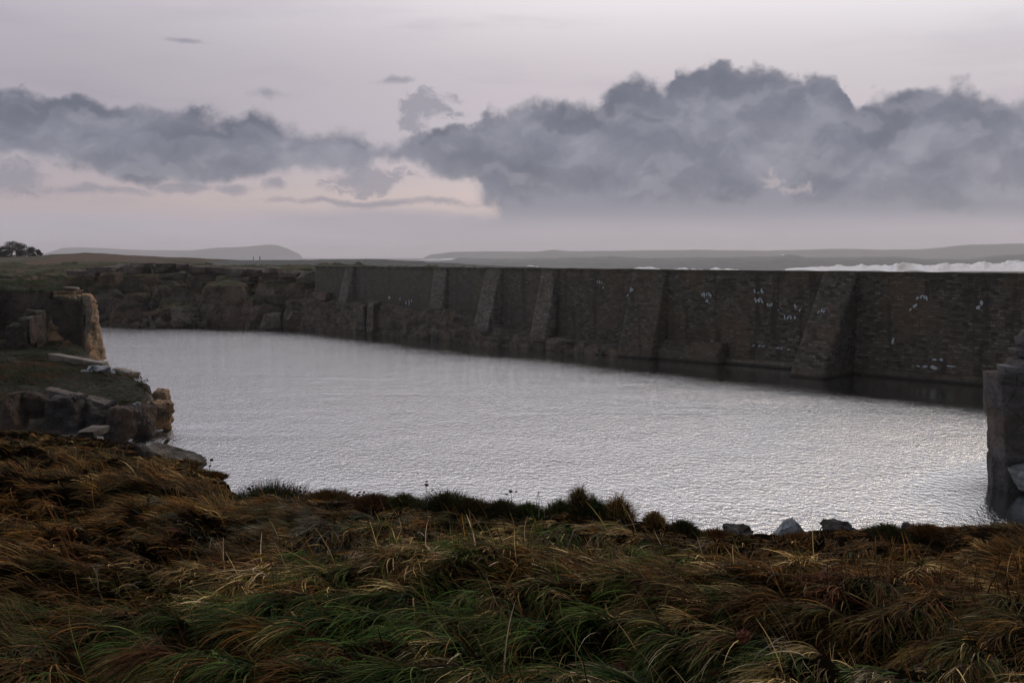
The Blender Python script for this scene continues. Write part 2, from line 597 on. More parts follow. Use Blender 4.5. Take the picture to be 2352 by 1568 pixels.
# thin blades let a little light through
tr = t.new('ShaderNodeBsdfTranslucent')
t.l.new(at_.outputs['Color'], tr.inputs['Color'])
mx = t.new('ShaderNodeMixShader')
mx.inputs[0].default_value = .28
t.l.new(b.outputs[0], mx.inputs[1])
t.l.new(tr.outputs[0], mx.inputs[2])
t.l.new(mx.outputs[0], t.n['Material Output'].inputs['Surface'])
M_stem = simple('dry_stem', (.05, .035, .022, 1), (.13, .10, .07, 1), 30)
M_pstem = simple('pale_dry_stem', (.22, .18, .13, 1), (.40, .34, .27, 1), 30)
M_head_seed = simple('seed_head', (.035, .018, .010, 1), (.08, .04, .02, 1), 60)
M_yellow = simple('yellow_petals', (.16, .10, .01, 1), (.26, .17, .015, 1), 60)
M_dune = None

# ---------------------------------------------------------------- water
WA = np.array([-24.1, 126.0])            # left end of the dam, in plan
WT = np.array([57.3, -55.8])
WT = WT / np.linalg.norm(WT)             # along the dam, to the right and nearer
WN = np.array([WT[1], -WT[0]])           # out of the dam towards the pool
if WN[1] > 0:
    WN = -WN


def water_mat(name, pool=True):
    m_, t, b = mat(name)
    p = geo_pos(t)
    x, y, z = t.xyz(p)
    if pool:
        dist = t.m('ADD', t.m('MULTIPLY', t.m('SUBTRACT', x, float(WA[0])), float(WN[0])),
                   t.m('MULTIPLY', t.m('SUBTRACT', y, float(WA[1])), float(WN[1])))
        distn = t.m('ADD', dist, t.m('MULTIPLY', t.m('SUBTRACT', t.noise(p, .18, 3), .5), 5.0))
        distn = t.m('SUBTRACT', distn, t.m('MULTIPLY', t.rng(x, -22.0, 32.0, 0.0, 7.0, False), 1.0))
        shel = t.rng(distn, 2.0, 13.0, .10, 1.0, False)
        gust = t.rng(t.noise(t.scale(p, 1, 2.0, 1), .045, 3, .5, .5), .35, .65, .9, 1.25)
        lee = t.vm('DISTANCE', p, (21.5, 36.5, 0.0))
        lee = [n_ for n_ in t.n if n_.bl_idname == 'ShaderNodeVectorMath' and n_.operation == 'DISTANCE'][0].outputs['Value']
        lane = t.rng(t.noise(t.scale(p, .35, 1.4, 1), .11, 4, .6, .8), .30, .50, .80, 1.0)
        amp = t.m('MULTIPLY', t.m('MULTIPLY', shel, gust), t.m('MULTIPLY', t.rng(lee, 3.2, 8.0, .06, 1.0), lane))
        rot = t.new('ShaderNodeMapping')
        t.put(rot.inputs[0], p)
        rot.inputs['Rotation'].default_value = (0, 0, R(14))
        rot.inputs['Scale'].default_value = (1.5, 1.15, 1)
        q = rot.outputs[0]
        h1 = t.noise(q, 2.5, 3, .62, .1)
        h2 = t.noise(q, 7.5, 2, .6, .1)
        h3 = t.noise(q, .35, 2, .5)
        h = t.m('ADD', t.m('MULTIPLY', h1, .55), t.m('ADD', t.m('MULTIPLY', h2, .24), t.m('MULTIPLY', h3, .3)))
        h = t.m('MULTIPLY', h, amp)
        gl = t.new('ShaderNodeBsdfGlossy')
        gl.inputs['Roughness'].default_value = .045
        gl.inputs['Color'].default_value = (.97, .985, .98, 1)
        df = t.new('ShaderNodeBsdfDiffuse')
        df.inputs['Color'].default_value = (.012, .016, .018, 1)
        bn = t.new('ShaderNodeBump')
        bn.inputs['Strength'].default_value = 1.0
        bn.inputs['Distance'].default_value = .20
        t.put(bn.inputs['Height'], h)
        t.l.new(bn.outputs[0], gl.inputs['Normal'])
        fr = t.new('ShaderNodeFresnel')
        fr.inputs['IOR'].default_value = 3.0
        t.l.new(bn.outputs[0], fr.inputs['Normal'])
        mx_ = t.new('ShaderNodeMixShader')
        fac = t.m('ADD', t.m('MULTIPLY', fr.outputs[0], .75), .42, clamp=True)
        t.l.new(fac, mx_.inputs[0])
        t.l.new(df.outputs[0], mx_.inputs[1])
        t.l.new(gl.outputs[0], mx_.inputs[2])
        t.l.new(mx_.outputs[0], t.n['Material Output'].inputs['Surface'])
    else:
        f = t.noise(t.scale(p, .4, 2.2, 1), .010, 5, .6, .4)
        c = t.mix(t.rng(f, .50, .60), (.04, .055, .06, 1), (.16, .18, .19, 1))
        t.l.new(c, b.inputs['Base Color'])
        b.inputs['Roughness'].default_value = .6
        b.inputs['Specular IOR Level'].default_value = .3
        bump(t, b, t.noise(t.scale(p, .5, 1.5, 1), .12, 4, .6), 1.0, 2.5)
    return m_


def w2(s, off=0.0, z=0.0):
    q = WA + WT * s + WN * off
    return (q[0], q[1], z)


bm = bmesh.new()
pts = [w2(-8, -.4), w2(110, -.4), (70, -6, 0), (-80, -6, 0), (-90, 60, 0), (-70, 135, 0), (-35, 140, 0)]
bm.faces.new([bm.verts.new(p) for p in reversed(pts)])
me = bpy.data.meshes.new('pool_water')
bmesh.ops.recalc_face_normals(bm, faces=bm.faces)
for f_ in bm.faces:
    if f_.normal.z < 0:
        f_.normal_flip()
bm.to_mesh(me)
struct(link('pool_water', me, water_mat('pool_water')), 'rippled silver grey water of the flooded quarry pool')

bm = bmesh.new()
S_ = 7500
bm.faces.new([bm.verts.new(p) for p in ((-S_, -300, -.8), (S_, -300, -.8), (S_, S_, -.8), (-S_, S_, -.8))])
me = bpy.data.meshes.new('sea')
bm.to_mesh(me)
struct(link('sea', me, water_mat('open_sea', False)), 'open sea stretching to the hazy horizon')


# ---------------------------------------------------------------- dam wall
def s_of(x):
    k = (x - 1176) / F * 1.0
    return (k * WA[1] - WA[0]) / (WT[0] - k * WT[1])


TOP = 7.86
dam_rot = math.atan2(WT[1], WT[0])
dam = empty('dam_wall', (WA[0], WA[1], 0), dam_rot)
tag(dam, 'long dark stone dam wall with sloping buttresses closing off the pool', 'wall')


def wall_block(name, x0, x1, prof, m_, parent, step=.45, rough=.035, seed=1):
    """prof: list of (y_front(z), z) pairs from bottom to top; extruded along local x; back at y=+2"""
    xs = np.linspace(x0, x1, max(3, int((x1 - x0) / step) + 1))
    zs = np.array([p[1] for p in prof])
    ys = np.array([p[0] for p in prof])
    rows = []
    nz = max(6, int((zs[-1] - zs[0]) / .4))
    zz = np.linspace(zs[0], zs[-1], nz)
    yy = np.interp(zz, zs, ys)
    ring_y = np.concatenate([yy, [yy[-1] + .25, 1.6, 1.6]])
    ring_z = np.concatenate([zz, [zz[-1] + .03, zz[-1] + .02, zs[0]]])
    X, Y = np.meshgrid(xs, ring_y, indexing='ij')
    Z = np.tile(ring_z, (len(xs), 1))
    n = fbm(X * 1.6, Z * 2.6, Y, 3, seed) * rough
    n2 = fbm(X * .8, Z * .0, None, 3, seed + 3) * .05
    msk = np.ones_like(X)
    msk[:, -2:] = 0
    Y = Y - n * msk
    Zt = Z + n2 * (Z > zs[-1] - .6) * msk
    V = np.stack([X, Y, Zt], -1).reshape(-1, 3)
    nv = len(ring_y)
    Fq = grid_faces(len(xs), nv)
    last = np.arange(len(xs) - 1) * nv
    closef = np.stack([last + nv - 1, last + nv + nv - 1, last + nv, last], 1)
    Fq = np.concatenate([Fq, closef])
    me = mesh_np(name, V, Fq, smooth=False)
    bm = bmesh.new()
    bm.from_mesh(me)
    es = [e for e in bm.edges if e.is_boundary]
    bmesh.ops.holes_fill(bm, edges=es, sides=0)
    bmesh.ops.recalc_face_normals(bm, faces=bm.faces)
    bm.to_mesh(me)
    bm.free()
    return link(name, me, m_, parent)


wall_block('wall', -1.2, 108, [(-.35, -1.2), (-.3, .6), (0, TOP)], M_wall, dam, .5)
BUT = [(5.5, 7.2, 3.2, 1.55, .22), (21.7, 23.9, 3.0, .95, .12), (30.0, 32.3, 1.2, 2.2, .15), (38.0, 40.1, .8, 2.05, .15),
       (49.3, 53.1, -1.0, 2.75, .12), (68.0, 70.8, -1.0, 5.9, .12)]
for i, (a, b_, zb, pr, tp) in enumerate(BUT):
    o = wall_block('buttress', a, b_, [(-pr, zb), (-tp, TOP - .10)], M_wall if i > 3 else M_butt, dam, .35, .04, 20 + i)
# a stone ledge stub right of the wide buttress
o = wall_block('footing', 53.15, 59.5, [(-1.9, -1.0), (-1.5, 1.2), (-1.0, 1.7)], M_wall, dam, .4, .12, 61)
wall_block('footing', 59.55, 67.4, [(-1.0, -1.0), (-.75, .45)], M_butt, dam, .4, .1, 62)
wall_block('footing', 71.4, 84, [(-1.1, -1.0), (-.8, .25), (-.7, .5)], M_wall, dam, .4, .12, 63)
wall_block('footing', 84.2, 108, [(-1.9, -1.0), (-1.5, 1.4), (-1.3, 2.1)], M_wall, dam, .4, .12, 64)


def wall_yfront(s, z):
    y = -.3 + .3 * (z - .6) / (TOP - .6) if z > .6 else -.32
    for a, b_, zb, pr, tp in BUT:
        if a <= s <= b_ and z > zb:
            y = min(y, -pr + (pr - tp) * (z - zb) / (TOP - .1 - zb))
    return y


def mark(x, y, hpx, wpx, lean=0.0):
    s = s_of(x)
    q = WA + WT * s
    # refine: buttress faces stand forward
    z = EYE - (y - 590) / F * q[1]
    yf = wall_yfront(s, z)
    if yf < -.6:
        for _ in range(6):
            q = WA + WT * s - WN * yf * -1
            k = (x - 1176) / F
            cur = q[0] / q[1]
            s += (k - cur) * 90
            z = EYE - (y - 590) / F * q[1]
            yf = wall_yfront(s, z)
    hh = hpx / F * q[1] / 2
    ww = wpx / F * q[1] / 2 * 1.25
    n = 11
    bmm = bmesh.new()
    ring = []
    for k in range(n):
        a = 2 * math.pi * k / n
        rr = 1 + random.uniform(-.28, .28)
        px = math.cos(a) * ww * rr
        pz = math.sin(a) * hh * rr
        px += lean * pz
        ring.append((px, pz))
    slope = (wall_yfront(s, z + .2) - wall_yfront(s, z - .2)) / .4
    vs1 = [bmm.verts.new((s + px, yf + slope * pz - .055, z + pz)) for px, pz in ring]
    vs2 = [bmm.verts.new((s + px, yf + slope * pz + .05, z + pz)) for px, pz in ring]
    bmm.faces.new(vs1)
    for k in range(n):
        bmm.faces.new((vs1[k], vs2[k], vs2[(k + 1) % n], vs1[(k + 1) % n]))
    bmesh.ops.recalc_face_normals(bmm, faces=bmm.faces)
    me = bpy.data.meshes.new('white_mark')
    bmm.to_mesh(me)
    link('white_mark', me, M_lime, dam)


def zp(x, y):   # zoomed view 3 of the photograph -> photo units
    return ((1400 + x / 3.36) * .9408, (580 + y / 3.36) * .9408)


for (x, y, h_, w_, ln) in ((200, 360, 26, 7, -.3), (216, 362, 30, 7, -.3), (233, 365, 26, 6, -.3), (249, 408, 20, 8, .3),
                           (515, 424, 36, 10, -.1), (545, 430, 30, 9, .3), (556, 424, 22, 8, .2), (452, 470, 28, 10, .5), (474, 472, 30, 11, .5),
                           (1062, 466, 34, 10, .4), (1078, 466, 36, 12, -.1), (1098, 464, 34, 9, .2), (1118, 464, 36, 10, -.2), (1132, 472, 34, 8, -.2),
                           (1097, 518, 22, 9, .3), (1108, 518, 24, 9, -.3), (1488, 434, 34, 11, -.3), (1520, 450, 14, 9, .1),
                           (1546, 434, 36, 9, .0), (1556, 446, 26, 9, -.2), (1498, 508, 34, 10, -.2), (1512, 518, 30, 10, .6),
                           (1530, 512, 38, 12, .0), (1548, 510, 36, 9, -.3), (1558, 526, 22, 8, -.3), (1600, 548, 26, 10, -.4), (1618, 554, 26, 8, .1),
                           (1634, 546, 28, 8, .3), (1828, 562, 36, 13, -.35), (1868, 590, 26, 10, .5), (1746, 648, 34, 10, -.1),
                           (1772, 652, 32, 10, .4), (1796, 652, 32, 12, -.4), (1830, 652, 34, 12, .0), (2118, 594, 26, 8, .6),
                           (2140, 584, 26, 9, -.1), (2158, 590, 26, 9, .1), (1974, 788, 16, 18, 0), (1500, 882, 8, 22, 0), (1548, 884, 12, 18, 0),
                           (1580, 890, 8, 18, 0), (1700, 902, 9, 22, 0), (1730, 906, 9, 16, 0), (1790, 914, 10, 20, 0), (1155, 845, 10, 16, 0),
                           (1690, 590, 8, 10, 0), (940, 350, 8, 6, 0)):
    X_, Y_ = zp(x, y)
    mark(X_, Y_, h_ * .28, w_ * .28, ln)
for (x, y, h_, w_, ln) in ((722, 312, 16, 10, .5), (742, 304, 20, 8, .5), (758, 306, 20, 9, -.2), (770, 312, 22, 8, -.2), (690, 370, 16, 9, .6),
                           (712, 352, 20, 12, .6), (1038, 360, 22, 16, .2), (1054, 336, 26, 12, .0), (606, 535, 34, 10, .1),
                           (826, 630, 12, 16, 0), (862, 630, 12, 14, 0), (825, 670, 20, 26, 0), (780, 664, 10, 18, 0), (745, 664, 9, 14, 0), (915, 664, 8, 40, 0)):
    mark((1900 + x / 2.118) * .9408, (580 + y / 2.118) * .9408, h_ * .444, w_ * .444, ln)
for (x, y, h_, w_, ln) in ((864, 410, 36, 8, 0), (888, 408, 42, 9, -.1), (822, 380, 30, 6, 0), (745, 370, 30, 14, .2), (905, 392, 20, 8, 0)):
    mark((700 + x / 2.94) * .9408, (600 + y / 2.94) * .9408, h_ * .30, w_ * .30, ln)


# ---------------------------------------------------------------- land by plan outline
def sdf(px, py, poly):
    """signed distance, positive inside"""
    poly = np.asarray(poly, float)
    d = np.full(px.shape, 1e9)
    inside = np.zeros(px.shape, bool)
    n = len(poly)
    for i in range(n):
        a, b2 = poly[i], poly[(i + 1) % n]
        ex, ey = b2 - a
        wx, wy = px - a[0], py - a[1]
        tt = np.clip((wx * ex + wy * ey) / (ex * ex + ey * ey), 0, 1)
        d = np.minimum(d, (wx - ex * tt) ** 2 + (wy - ey * tt) ** 2)
        c = ((a[1] <= py) & (b2[1] > py)) | ((b2[1] <= py) & (a[1] > py))
        with np.errstate(divide='ignore', invalid='ignore'):
            xi = a[0] + (py - a[1]) / (b2[1] - a[1] + 1e-12) * ex
        inside ^= c & (px < xi)
    d = np.sqrt(d)
    return np.where(inside, d, -d)


def landform(name, poly, top_fn, m_, step, bx, width=2.0, blocky=.8, csize=2.2, bottom=-1.5, seed=0, label='', power=.55, rug=.12):
    xs = np.arange(bx[0], bx[1], step)
    ys = np.arange(bx[2], bx[3], step)
    X, Y = np.meshgrid(xs, ys, indexing='ij')
    d = sdf(X, Y, poly)
    cv, cd = cell(X / csize, Y / csize, np.zeros_like(X), seed)
    d2 = d + (cv - .5) * blocky * 1.6 + fbm(X * .35, Y * .35, None, 4, seed + 2) * blocky * .9
    top = top_fn(X, Y)
    t_ = np.clip(d2 / width, 0, 1)
    pr = t_ ** power
    pr = pr + .06 * np.sin(pr * 14 + cv * 6) * (t_ > 0) * (t_ < 1)
    Z = bottom + (top - bottom) * pr
    Z += (fbm(X * .9, Y * .9, None, 4, seed + 5) * rug) * (t_ > 0)
    # rough the face sideways so ledges and overhangs show
    k = np.clip(1 - np.abs(t_ - .5) * 2, 0, 1) ** .5
    cv3, _ = cell(X / csize * 1.4, Y / csize * 1.4, Z / csize * 1.8, seed + 31)
    X2 = X + (cv3 - .5) * blocky * .5 * k + fbm(X, Y, Z * 1.2, 3, seed + 7) * .25 * k
    Y2 = Y + (cv3 - .5) * blocky * .4 * k
    V = np.stack([X2, Y2, Z], -1).reshape(-1, 3)
    Fq = grid_faces(len(xs), len(ys))
    zf = Z.reshape(-1)
    keep = (zf[Fq] > bottom + .01).any(1)
    Fq = Fq[keep]
    used = np.unique(Fq)
    remap = -np.ones(len(V), int)
    remap[used] = np.arange(len(used))
    me = mesh_np(name, V[used], remap[Fq], smooth=False)
    o = link(name, me, m_)
    struct(o, label)
    return o, (X, Y, Z)


# --- low promontory at the left, in front
PROM = [(-75, 40), (-60, 44), (-42, 47.5), (-30, 49), (-23, 50), (-20.3, 50.8), (-19.2, 54.2), (-20.6, 58), (-23.2, 62.5), (-26.5, 67.5),
        (-31, 74), (-35, 83), (-60, 92), (-80, 80)]


def prom_top(X, Y):
    return 1.15 + .75 * np.exp(-((X + 25) / 5.5) ** 2 - ((Y - 58) / 4.5) ** 2) + .5 * np.exp(-((X + 36) / 6) ** 2 - ((Y - 55) / 5) ** 2) + np.clip(-19 - X, 0, 40) * .045 + np.clip(Y - 55, 0, 40) * -.012 + np.clip(-36 - X, 0, 40) * .03


landform('promontory', PROM, prom_top, M_prom, .28, (-76, -15, 40, 92), 1.1, .5, 1.6, -1.2, 3,
         'low grassy rock promontory reaching into the pool from the left', .5, .30)

# --- tall headland behind it
HEAD = [(-37.0, 84.5), (-37.3, 89), (-43, 97), (-50, 106), (-60, 118), (-75, 125), (-95, 120), (-95, 66), (-70, 72), (-58, 76), (-50, 80), (-43.5, 84.2)]


def head_top(X, Y):
    return 6.35 + np.clip(-40 - X, 0, 50) * .012 + fbm(X * .15, Y * .15, None, 3, 77) * .35


landform('headland', HEAD, head_top, M_head, .4, (-95, -32, 64, 126), 1.9, .8, 2.2, -1.2, 5,
         'tall dark quarried headland with a turf top at the left', .5)

# --- far quarry cliff
CLIFF = [(-22.8, 126.0), (-27, 126.8), (-31, 129.5), (-36, 127.5), (-40, 130), (-44, 131), (-50, 132), (-58, 128), (-66, 120), (-100, 118),
         (-120, 165), (-60, 190), (0, 180), (0, 135), (-19, 128.5)]


def cliff_top(X, Y):
    return 6.55 + np.clip(-40 - X, 0, 60) * .008 + np.clip(Y - 130, 0, 60) * .018 + fbm(X * .14, Y * .14, None, 4, 9) * .75


landform('cliff', CLIFF, cliff_top, M_cliff, .5, (-118, 2, 114, 190), 8.5, 2.2, 3.6, -1.4, 8,
         'dark broken granite quarry cliff at the far left end of the pool', .75, .5)


# --- polar landforms seen on the skyline
def polar(name, sky, d0, z0, m_, back, bottom, seed, label, amp=.4, nd=60, step=.0011, xr=None, freq=.05):
    sx = np.array([s_[0] for s_ in sky], float)
    azs = np.array([math.atan2(ray(s_[0], 784)[0], ray(s_[0], 784)[1]) for s_ in sky])
    P_ = np.array([at(s_[0], s_[1], s_[2]) for s_ in sky])
    ds, zs = np.hypot(P_[:, 0], P_[:, 1]), P_[:, 2]
    A = np.arange(azs[0], azs[-1], step)
    dd = np.interp(A, azs, ds)
    zz = np.interp(A, azs, zs)
    tt = np.concatenate([np.linspace(0, 1, nd), 1 + np.linspace(.05, 1, 12)])
    A2, T = np.meshgrid(A, tt, indexing='ij')
    D0 = d0(A2) if callable(d0) else np.full_like(A2, d0)
    Z0 = z0(A2) if callable(z0) else np.full_like(A2, z0)
    DS = dd[:, None] + 0 * T
    ZS = zz[:, None] + 0 * T
    dist = np.where(T <= 1, D0 + (DS - D0) * T, DS + (T - 1) * back)
    e_ = np.clip(T, 0, 1)
    z = Z0 + (ZS - Z0) * (e_ * e_ * (3 - 2 * e_) * .6 + e_ * .4)
    z = z + np.where(T > 1, (bottom - ZS) * np.clip(T - 1, 0, 1) ** 1.3, 0)
    X, Y = np.sin(A2) * dist, np.cos(A2) * dist
    z = z + fbm(X * freq, Y * freq, None, 5, seed) * amp * np.clip(T * 3, .1, 1) * (T < 1.6)
    V = np.stack([X, Y, z], -1).reshape(-1, 3)
    o = link(name, mesh_np(name, V, grid_faces(len(A), len(tt)), True), m_)
    struct(o, label)
    return o


def terrain_mat(name, cols, s1, s2, bumpd=.5):
    m_, t, b = mat(name)
    p = geo_pos(t)
    c = t.mix(t.rng(t.noise(p, s1, 6, .65), .35, .65), cols[0], cols[1])
    c = t.mix(t.rng(t.noise(t.scale(p, 1, .5, 1), s2, 6, .6), .48, .60), c, cols[2])
    t.l.new(c, b.inputs['Base Color'])
    bump(t, b, t.noise(p, s1 * 2.5, 6, .7), 1.0, bumpd)
    return m_


M_dune = terrain_mat('dune_turf', ((.034, .034, .016, 1), (.085, .076, .036, 1), (.10, .058, .034, 1)), .16, .05, 1.2)
M_shing = terrain_mat('shingle', ((.07, .078, .078, 1), (.19, .20, .195, 1), (.12, .125, .12, 1)), .8, .1, 1.0)
M_hill = terrain_mat('far_heath_hazed', ((.13, .15, .15, 1), (.17, .19, .185, 1), (.15, .165, .16, 1)), .01, .004, 4)  # paled: part of the distance haze is put into this colour
M_reef = terrain_mat('reef_rock_hazed', ((.12, .14, .14, 1), (.21, .23, .225, 1), (.16, .18, .175, 1)), .05, .02, 3)  # reef colour lightened to carry some of the mist

polar('ground', [(-900, 584, 330), (-100, 590, 330), (0, 590, 330), (90, 589, 330), (130, 584, 330), (200, 581, 340), (300, 586, 350), (400, 591, 360),
                 (450, 593, 370), (520, 596, 380), (600, 599, 380), (680, 603, 350), (760, 610, 330), (900, 622, 300)],
      lambda a: 146 + np.clip((-.18 - a) * 20, 0, 30), 5.6, M_dune, 160, -3, 21, 'grassy dunes behind the far quarry cliff', .35, 110, .0012, freq=.09)
polar('shingle_bank', [(430, 604, 300), (520, 599, 300), (640, 598, 300), (720, 597, 300), (790, 596, 300), (850, 594, 300), (900, 597, 300), (960, 601, 300),
                       (1060, 606, 300), (1150, 611, 290), (1300, 616, 280), (1500, 632, 270)],
      lambda a: np.full_like(a, 165), 4.0, M_shing, 120, -3, 31, 'grey shingle bank beyond the end of the dam', .35, 90, .0010, freq=.18)
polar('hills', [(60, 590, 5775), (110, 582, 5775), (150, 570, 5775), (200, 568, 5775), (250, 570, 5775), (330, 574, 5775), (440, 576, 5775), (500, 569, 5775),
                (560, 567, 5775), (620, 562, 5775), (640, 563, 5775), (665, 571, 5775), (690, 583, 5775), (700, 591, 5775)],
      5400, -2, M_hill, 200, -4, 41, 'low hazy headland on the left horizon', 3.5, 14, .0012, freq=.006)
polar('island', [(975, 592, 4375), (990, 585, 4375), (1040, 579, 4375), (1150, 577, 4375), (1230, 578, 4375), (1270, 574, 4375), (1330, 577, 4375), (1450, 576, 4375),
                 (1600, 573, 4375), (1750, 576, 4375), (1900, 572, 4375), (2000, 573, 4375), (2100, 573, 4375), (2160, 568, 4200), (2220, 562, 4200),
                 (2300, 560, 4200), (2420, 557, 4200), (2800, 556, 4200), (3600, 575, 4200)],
      3950, -2, M_hill, 200, -4, 43, 'long low island behind the reefs, haze partly in its colour', 3.0, 14, .0010, freq=.008)
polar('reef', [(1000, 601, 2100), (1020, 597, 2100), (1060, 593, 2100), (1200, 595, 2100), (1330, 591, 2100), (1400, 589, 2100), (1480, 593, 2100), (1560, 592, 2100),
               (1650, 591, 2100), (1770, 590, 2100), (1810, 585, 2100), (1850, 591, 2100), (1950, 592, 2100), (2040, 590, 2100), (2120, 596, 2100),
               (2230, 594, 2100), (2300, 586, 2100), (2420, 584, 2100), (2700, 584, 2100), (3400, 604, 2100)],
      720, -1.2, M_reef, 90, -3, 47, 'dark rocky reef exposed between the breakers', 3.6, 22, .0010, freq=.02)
polar('reef', [(1380, 616, 1100), (1420, 610, 1100), (1560, 607, 1100), (1700, 609, 1100), (1840, 611, 1100), (1980, 618, 1100), (2050, 622, 1100)],
      850, -1.2, M_reef, 60, -3, 49, 'nearer rock shelf just above the dam top', 1.2, 22, .0010, freq=.04)

# --- breakers: ridges of white water
M_foam, t, b = mat('sea_foam')
p_ = geo_pos(t)
t.l.new(t.mix(t.rng(t.noise(p_, .25, 6, .7), .30, .62), (.55, .59, .62, 1), (.86, .88, .90, 1)), b.inputs['Base Color'])
bump(t, b, t.noise(p_, .35, 3, .5), .5, 1.0)


def breaker(x0, x1, d, hgt, seed, ybase=None, label='', depth=60):
    a0, a1 = math.atan2(x0 - 1176, F), math.atan2(x1 - 1176, F)
    A = np.arange(a0, a1, .0007)
    tt = np.linspace(0, 1, 26)
    A2, T = np.meshgrid(A, tt, indexing='ij')
    dist = d + (T - .5) * depth + vnoise(A2 * 60, A2 * 0, None, seed) * depth * .4
    X, Y = np.sin(A2) * dist, np.cos(A2) * dist
    env = np.sin(np.clip((A2 - a0) / (a1 - a0), 0, 1) * math.pi) ** .7
    sh = np.sin(np.clip(T, 0, 1) * math.pi) ** 1.5
    z = -.85 + env * sh * hgt * (.45 + .55 * np.clip(.5 + fbm(A2 * 95, T * 2.5, None, 4, seed + 1, .5) * 1.3, 0, 1.4))
    V = np.stack([X, Y, z], -1).reshape(-1, 3)
    o = link('surf', mesh_np('surf', V, grid_faces(len(A), len(tt)), True), M_foam)
    tag(o, label, 'surf', None, 'stuff')
    del o['category']
    o['category'] = 'surf'
    return o


breaker(1800, 2900, 820, 6.3, 51, label='white breaking surf over the rocks beyond the right half of the dam', depth=170)
breaker(2150, 2700, 1000, 8, 53, label='burst of white spray behind the surf at the right', depth=60)
breaker(1700, 1880, 2600, 15, 54, label='thin far white line of a breaker between island and reef', depth=60)
breaker(1300, 1760, 620, 4.0, 55, label='thin white wash just above the dam top', depth=40)
breaker(960, 1130, 3200, 5, 56, label='pale line of surf at the tip of the low island', depth=80)
breaker(1000, 1320, 560, 5.2, 57, label='pale foam strip in place of whitish haze behind the left part of the dam', depth=50)  # foam ridge added to stand in for pale haze


# ---------------------------------------------------------------- rocks
def rock_mesh(name, dims, seed, cuts=16, sub=3, rough=.05, taper=0.0, boxy=.8):
    r_ = random.Random(seed)
    bm = bmesh.new()
    for k in range(cuts):
        v = Vector([r_.gauss(0, 1) for _ in range(3)])
        v.normalize()
        q = [math.copysign(abs(c) ** .45, c) for c in v]
        mx_ = max(abs(c) for c in q)
        q = [c / mx_ * r_.uniform(.82, 1) for c in q]
        bm.verts.new((q[0] * dims[0] / 2, q[1] * dims[1] / 2, q[2] * dims[2] / 2))
    for sx in (-1, 1):
        for sy in (-1, 1):
            for sz in (-1, 1):
                if r_.random() < boxy:
                    k = r_.uniform(.72, .95)
                    tp = 1 - taper * (sz > 0)
                    bm.verts.new((sx * dims[0] / 2 * k * tp, sy * dims[1] / 2 * k * tp, sz * dims[2] / 2 * r_.uniform(.8, .95)))
    res = bmesh.ops.convex_hull(bm, input=bm.verts[:])
    bmesh.ops.delete(bm, geom=[v for v in bm.verts if not v.link_faces], context='VERTS')
    bmesh.ops.bevel(bm, geom=bm.edges[:], offset=min(dims) * .045, segments=1, affect='EDGES')
    bmesh.ops.triangulate(bm, faces=bm.faces[:])
    for _ in range(sub):
        L = sorted((e.calc_length() for e in bm.edges), reverse=True)
        lim = max(max(dims) * .09, L[0] * .42)
        es = [e for e in bm.edges if e.calc_length() > lim]
        if not es:
            break
        bmesh.ops.subdivide_edges(bm, edges=es, cuts=1, use_grid_fill=False)
        bmesh.ops.triangulate(bm, faces=bm.faces[:])
    bm.normal_update()
    co = np.array([v.co[:] for v in bm.verts])
    no = np.array([v.normal[:] for v in bm.verts])
    sc = 2.2 / max(dims)
    n = fbm(co[:, 0] * sc * 2 + seed, co[:, 1] * sc * 2, co[:, 2] * sc * 3, 4, seed) * rough * min(dims) * 2.2
    co = co + no * n[:, None]
    lim3 = np.array(dims) * .54
    co = np.clip(co, -lim3, lim3)
    tf = 1 - taper * .8 * np.clip(co[:, 2] / dims[2] + .5, 0, 1)
    co[:, 0] *= tf
    co[:, 1] *= tf
    for v, c in zip(bm.verts, co):
        v.co = c
    me = bpy.data.meshes.new(name)
    bm.to_mesh(me)
    bm.free()
    return me


def rock(name, loc, dims, rot, seed, m_, label=None, cat='rock', group=None, parent=None, **kw):
    o = link(name, rock_mesh(name, dims, seed, **kw), m_, parent, loc)
    o.rotation_euler = rot
    if label:
        tag(o, label, cat, group)
    return o


def rock_box(name, x0, x1, y0, y1, d, depth, seed, m_, label, rot=(0, 0, 0), group=None, **kw):
    """boulder filling the photo box x0..x1, y0..y1 at distance d"""
    a, b2 = at(x0, y1, d), at(x1, y0, d)
    c = (a + b2) / 2
    return rock(name, (c[0], c[1] + depth / 2, c[2]), (abs(b2[0] - a[0]) * 1.1, depth, abs(b2[2] - a[2]) * 1.12), rot, seed, m_, label, 'rock', group, **kw)


